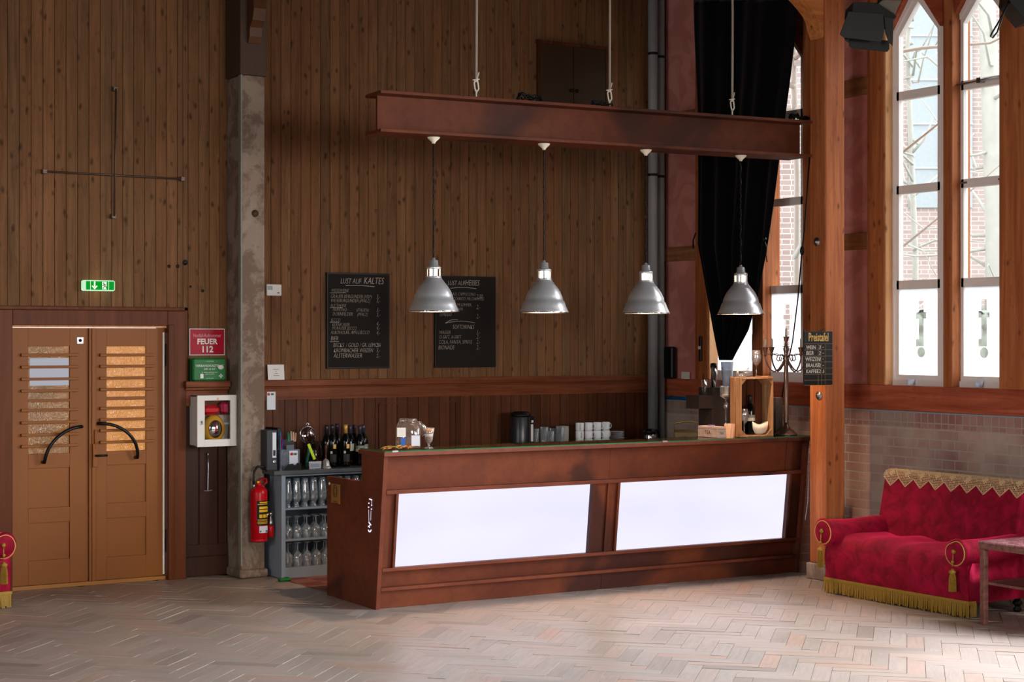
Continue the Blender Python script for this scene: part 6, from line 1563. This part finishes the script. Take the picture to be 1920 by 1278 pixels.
def incrate(dx, dy, dz=.0142):
    c_, s_ = math.cos(BA), math.sin(BA); return (c[0] + dx * c_ - dy * s_, c[1] + dx * s_ + dy * c_, BZ + dz)
for dx, lab_, kd, s_ in ((.055, 'dark wine bottle at the left inside the crate', 'white', .96), (.165, 'dark wine bottle with cream label in the middle of the crate', 'wide', .96)):
    o = make_bottle(M['bottle_cap'], lab_, kd); o.location = incrate(dx, .09); o.scale = (1, 1, s_); o['group'] = 'bottles in the crate'
wg = [(.032, 0), (.034, .002), (.008, .008), (.004, .014), (.0038, .085), (.012, .095), (.030, .115), (.037, .145), (.034, .18), (.028, .21), (.0268, .21), (.033, .18), (.0355, .145), (.028, .118), (.0005, .098)]
w1_ = MB().lathe_open(wg, 24).build('wine_glass', M['crystal']); tag(w1_, 'clear wine glass standing inside the crate front', 'wine glass'); w1_.location = incrate(.07, .045)
w2_ = w1_.copy(); COL.objects.link(w2_); w2_['label'] = 'clear wine glass standing on top of the crate'; w2_.location = incrate(.205, .06, CRH); w2_.scale = (1.05, 1.05, 1.03)
m = MB(); vs = []; fs = []; rr = [(.02, 0), (.055, .014), (.075, .045), (.080, .095)]; n = 24
rim = [.006 * math.sin(k * 1.1) + .009 * math.cos(k * .5 + 1) for k in range(n)]
for i, (r_, z_) in enumerate(rr + [(.076, .093), (.068, .04), (.03, .02)]):
    for k in range(n):
        vs.append((r_ * math.cos(2 * PI * k / n), r_ * .7 * math.sin(2 * PI * k / n), z_ + (rim[k] if i in (3, 4) else 0)))
for i in range(6):
    for k in range(n):
        k2 = (k + 1) % n; fs.append((i * n + k, i * n + k2, (i + 1) * n + k2, (i + 1) * n + k))
fs.append(tuple(reversed(range(n)))); m.add(vs, fs, True)
tag(m.build('torn_bowl', M['candle'], loc=incrate(.235, .062)), 'cream wavy-rimmed bowl at the lower right inside the crate', 'bowl')
tag(MB().lathe([(.011, 0), (.011, .095), (.006, .098), (.0005, .1)], 16).build('candle', M['candle'], loc=incrate(.045, .10, CRH)), 'short white candle on the left of the crate top', 'candle')
tag(MB().lathe_open([(.0005, -.04), (.022, -.038), (.034, .03), (.036, .04), (.034, .04), (.031, .03), (.0005, -.034)], 22, T=Matrix.Rotation(1.25, 4, 'Y') @ Matrix.Rotation(.3, 4, 'X')).build('tipped_tumbler', M['crystal'], loc=incrate(.11, .07, CRH + .036)), 'clear tumbler lying on its side on the crate', 'tumbler')
tag(MB().lathe_open([(.0005, .0), (.03, .0), (.036, .03), (.034, .03), (.0005, .004)], 20).build('low_glass_dish', M['crystal'], loc=incrate(.035, .04, CRH)), 'low clear glass dish at the left corner of the crate top', 'dish')
tag(MB().rbox(-.05, .05, -.03, .03, 0, .008, .002).build('small_board', M['crate'], loc=incrate(.27, .06, CRH)), 'thin pale wood piece at the right of the crate top', 'board')
# candelabra
x, y, z = bartop(1474, .22)
t = thing('candelabra', 'five-armed antique silver candelabra at the right end of the bar', 'candelabra', (x, y, z))
MB().lathe([(.092, 0), (.094, .006), (.086, .014), (.070, .024), (.064, .034), (.05, .042), (.032, .055), (.022, .075), (.018, .09)], 36).build('base', M['antique'], t)
MB().lathe([(.018, .09), (.024, .10), (.018, .112), (.024, .125), (.019, .14), (.019, .50), (.018, .56), (.024, .575), (.018, .585), (.022, .60), (.030, .625), (.016, .65), (.020, .68), (.026, .70), (.014, .725), (.016, .735)], 24).build('column', M['antique'], t)
def cup(cx, cy, cz, nm='candle_cup'):
    return MB().lathe([(.008, -.075), (.014, -.06), (.010, -.045), (.014, -.04), (.018, -.02), (.024, -.004), (.027, 0), (.018, .001), (.0005, .001)], 20, c=(cx, cy, cz)).build(nm, M['antique'], t)
cup(0, 0, .80)
R_ = .205; ths = [math.radians(a) for a in (26, 116, 206, 296)]
cd = -A   # align with the viewing direction measured in the photo
for a in ths:
    ca_, sa_ = math.cos(a + cd), math.sin(a + cd); pts = []
    for i in range(13):
        s_ = i / 12; pts.append((.015 + (R_ - .015) * s_, .62 - .12 * math.sin(PI * min(1, s_ * 1.15)) * (1 if s_ < .87 else 1) + (.04 * max(0, (s_ - .85) / .15))))
    pts = [(.015, .61), (.04, .575), (.075, .535), (.115, .515), (.15, .53), (.185, .575), (.203, .62), (.205, .645)]
    arm = MB().tube([(r_ * ca_, r_ * sa_, z_) for r_, z_ in pts], [.009, .008, .007, .0065, .0065, .0065, .0065, .007], 8)
    arm.tube([(r_ * ca_, r_ * sa_, z_) for r_, z_ in ((.02, .635), (.05, .655), (.085, .645), (.095, .615), (.075, .60), (.06, .615), (.068, .63))], .005, 6)
    arm.tube([(r_ * ca_, r_ * sa_, z_) for r_, z_ in ((.085, .645), (.13, .66), (.2, .655))], .004, 6).build('arm', M['antique'], t)
    cup(R_ * ca_, R_ * sa_, .715)
m = MB().tube([(.03 * math.cos(k * PI / 8), .03 * math.sin(k * PI / 8), .72) for k in range(16)], .003, 6, closed=True); m.build('collar_ring', M['antique'], t)
cdl = MB().lathe([(.010, 0), (.0095, .065), (.004, .067), (.002, .075), (.0005, .075)], 16).build('candle', M['candle'])
spots = [(0, 0, .80, 'cream candle in the raised centre cup of the candelabra')] + [(R_ * math.cos(a + cd), R_ * math.sin(a + cd), .715, l_) for a, l_ in zip(ths, ('cream candle in the candelabra cup nearest the price board', 'cream candle in the inner left candelabra cup', 'cream candle in the far left candelabra cup', 'cream candle in the candelabra cup right of the centre'))]
for i, (dx, dy, dz, l_) in enumerate(spots):
    o = cdl if i == 0 else cdl.copy()
    if i: COL.objects.link(o)
    o.location = (x + dx, y + dy, z + dz + .001); tag(o, l_, 'candle', 'candles in the candelabra')
# white cable hanging at the bar end, green rag on the floor
p = [onY(px, py, 10.50) for px, py in ((1514, 868), (1517, 900), (1516, 940), (1511, 975))]
b_ = p[0]; tag(MB().tube([(0, 0, .02)] + [tuple(q - b_) for q in p], .004, 6).build('white_cable', M['white'], loc=(9.405, 10.53, b_.z)), 'thin white cable hanging down the right end of the bar', 'cable')
p = onZ(512, 1084, 0.0); tag(MB().rbox(-.05, .05, -.03, .03, 0, .022, .008).ball((.02, 0, .018), .025, 10, sz=.5).build('green_rag', M['green'], loc=(5.60, 12.36, .003)), 'small green rag on the floor at the foot of the pillar', 'rag')
struct(MB().box(9.405, XR, 10.62, 10.95, 0, 1.0).build('wall_right_pier', M['brick']))
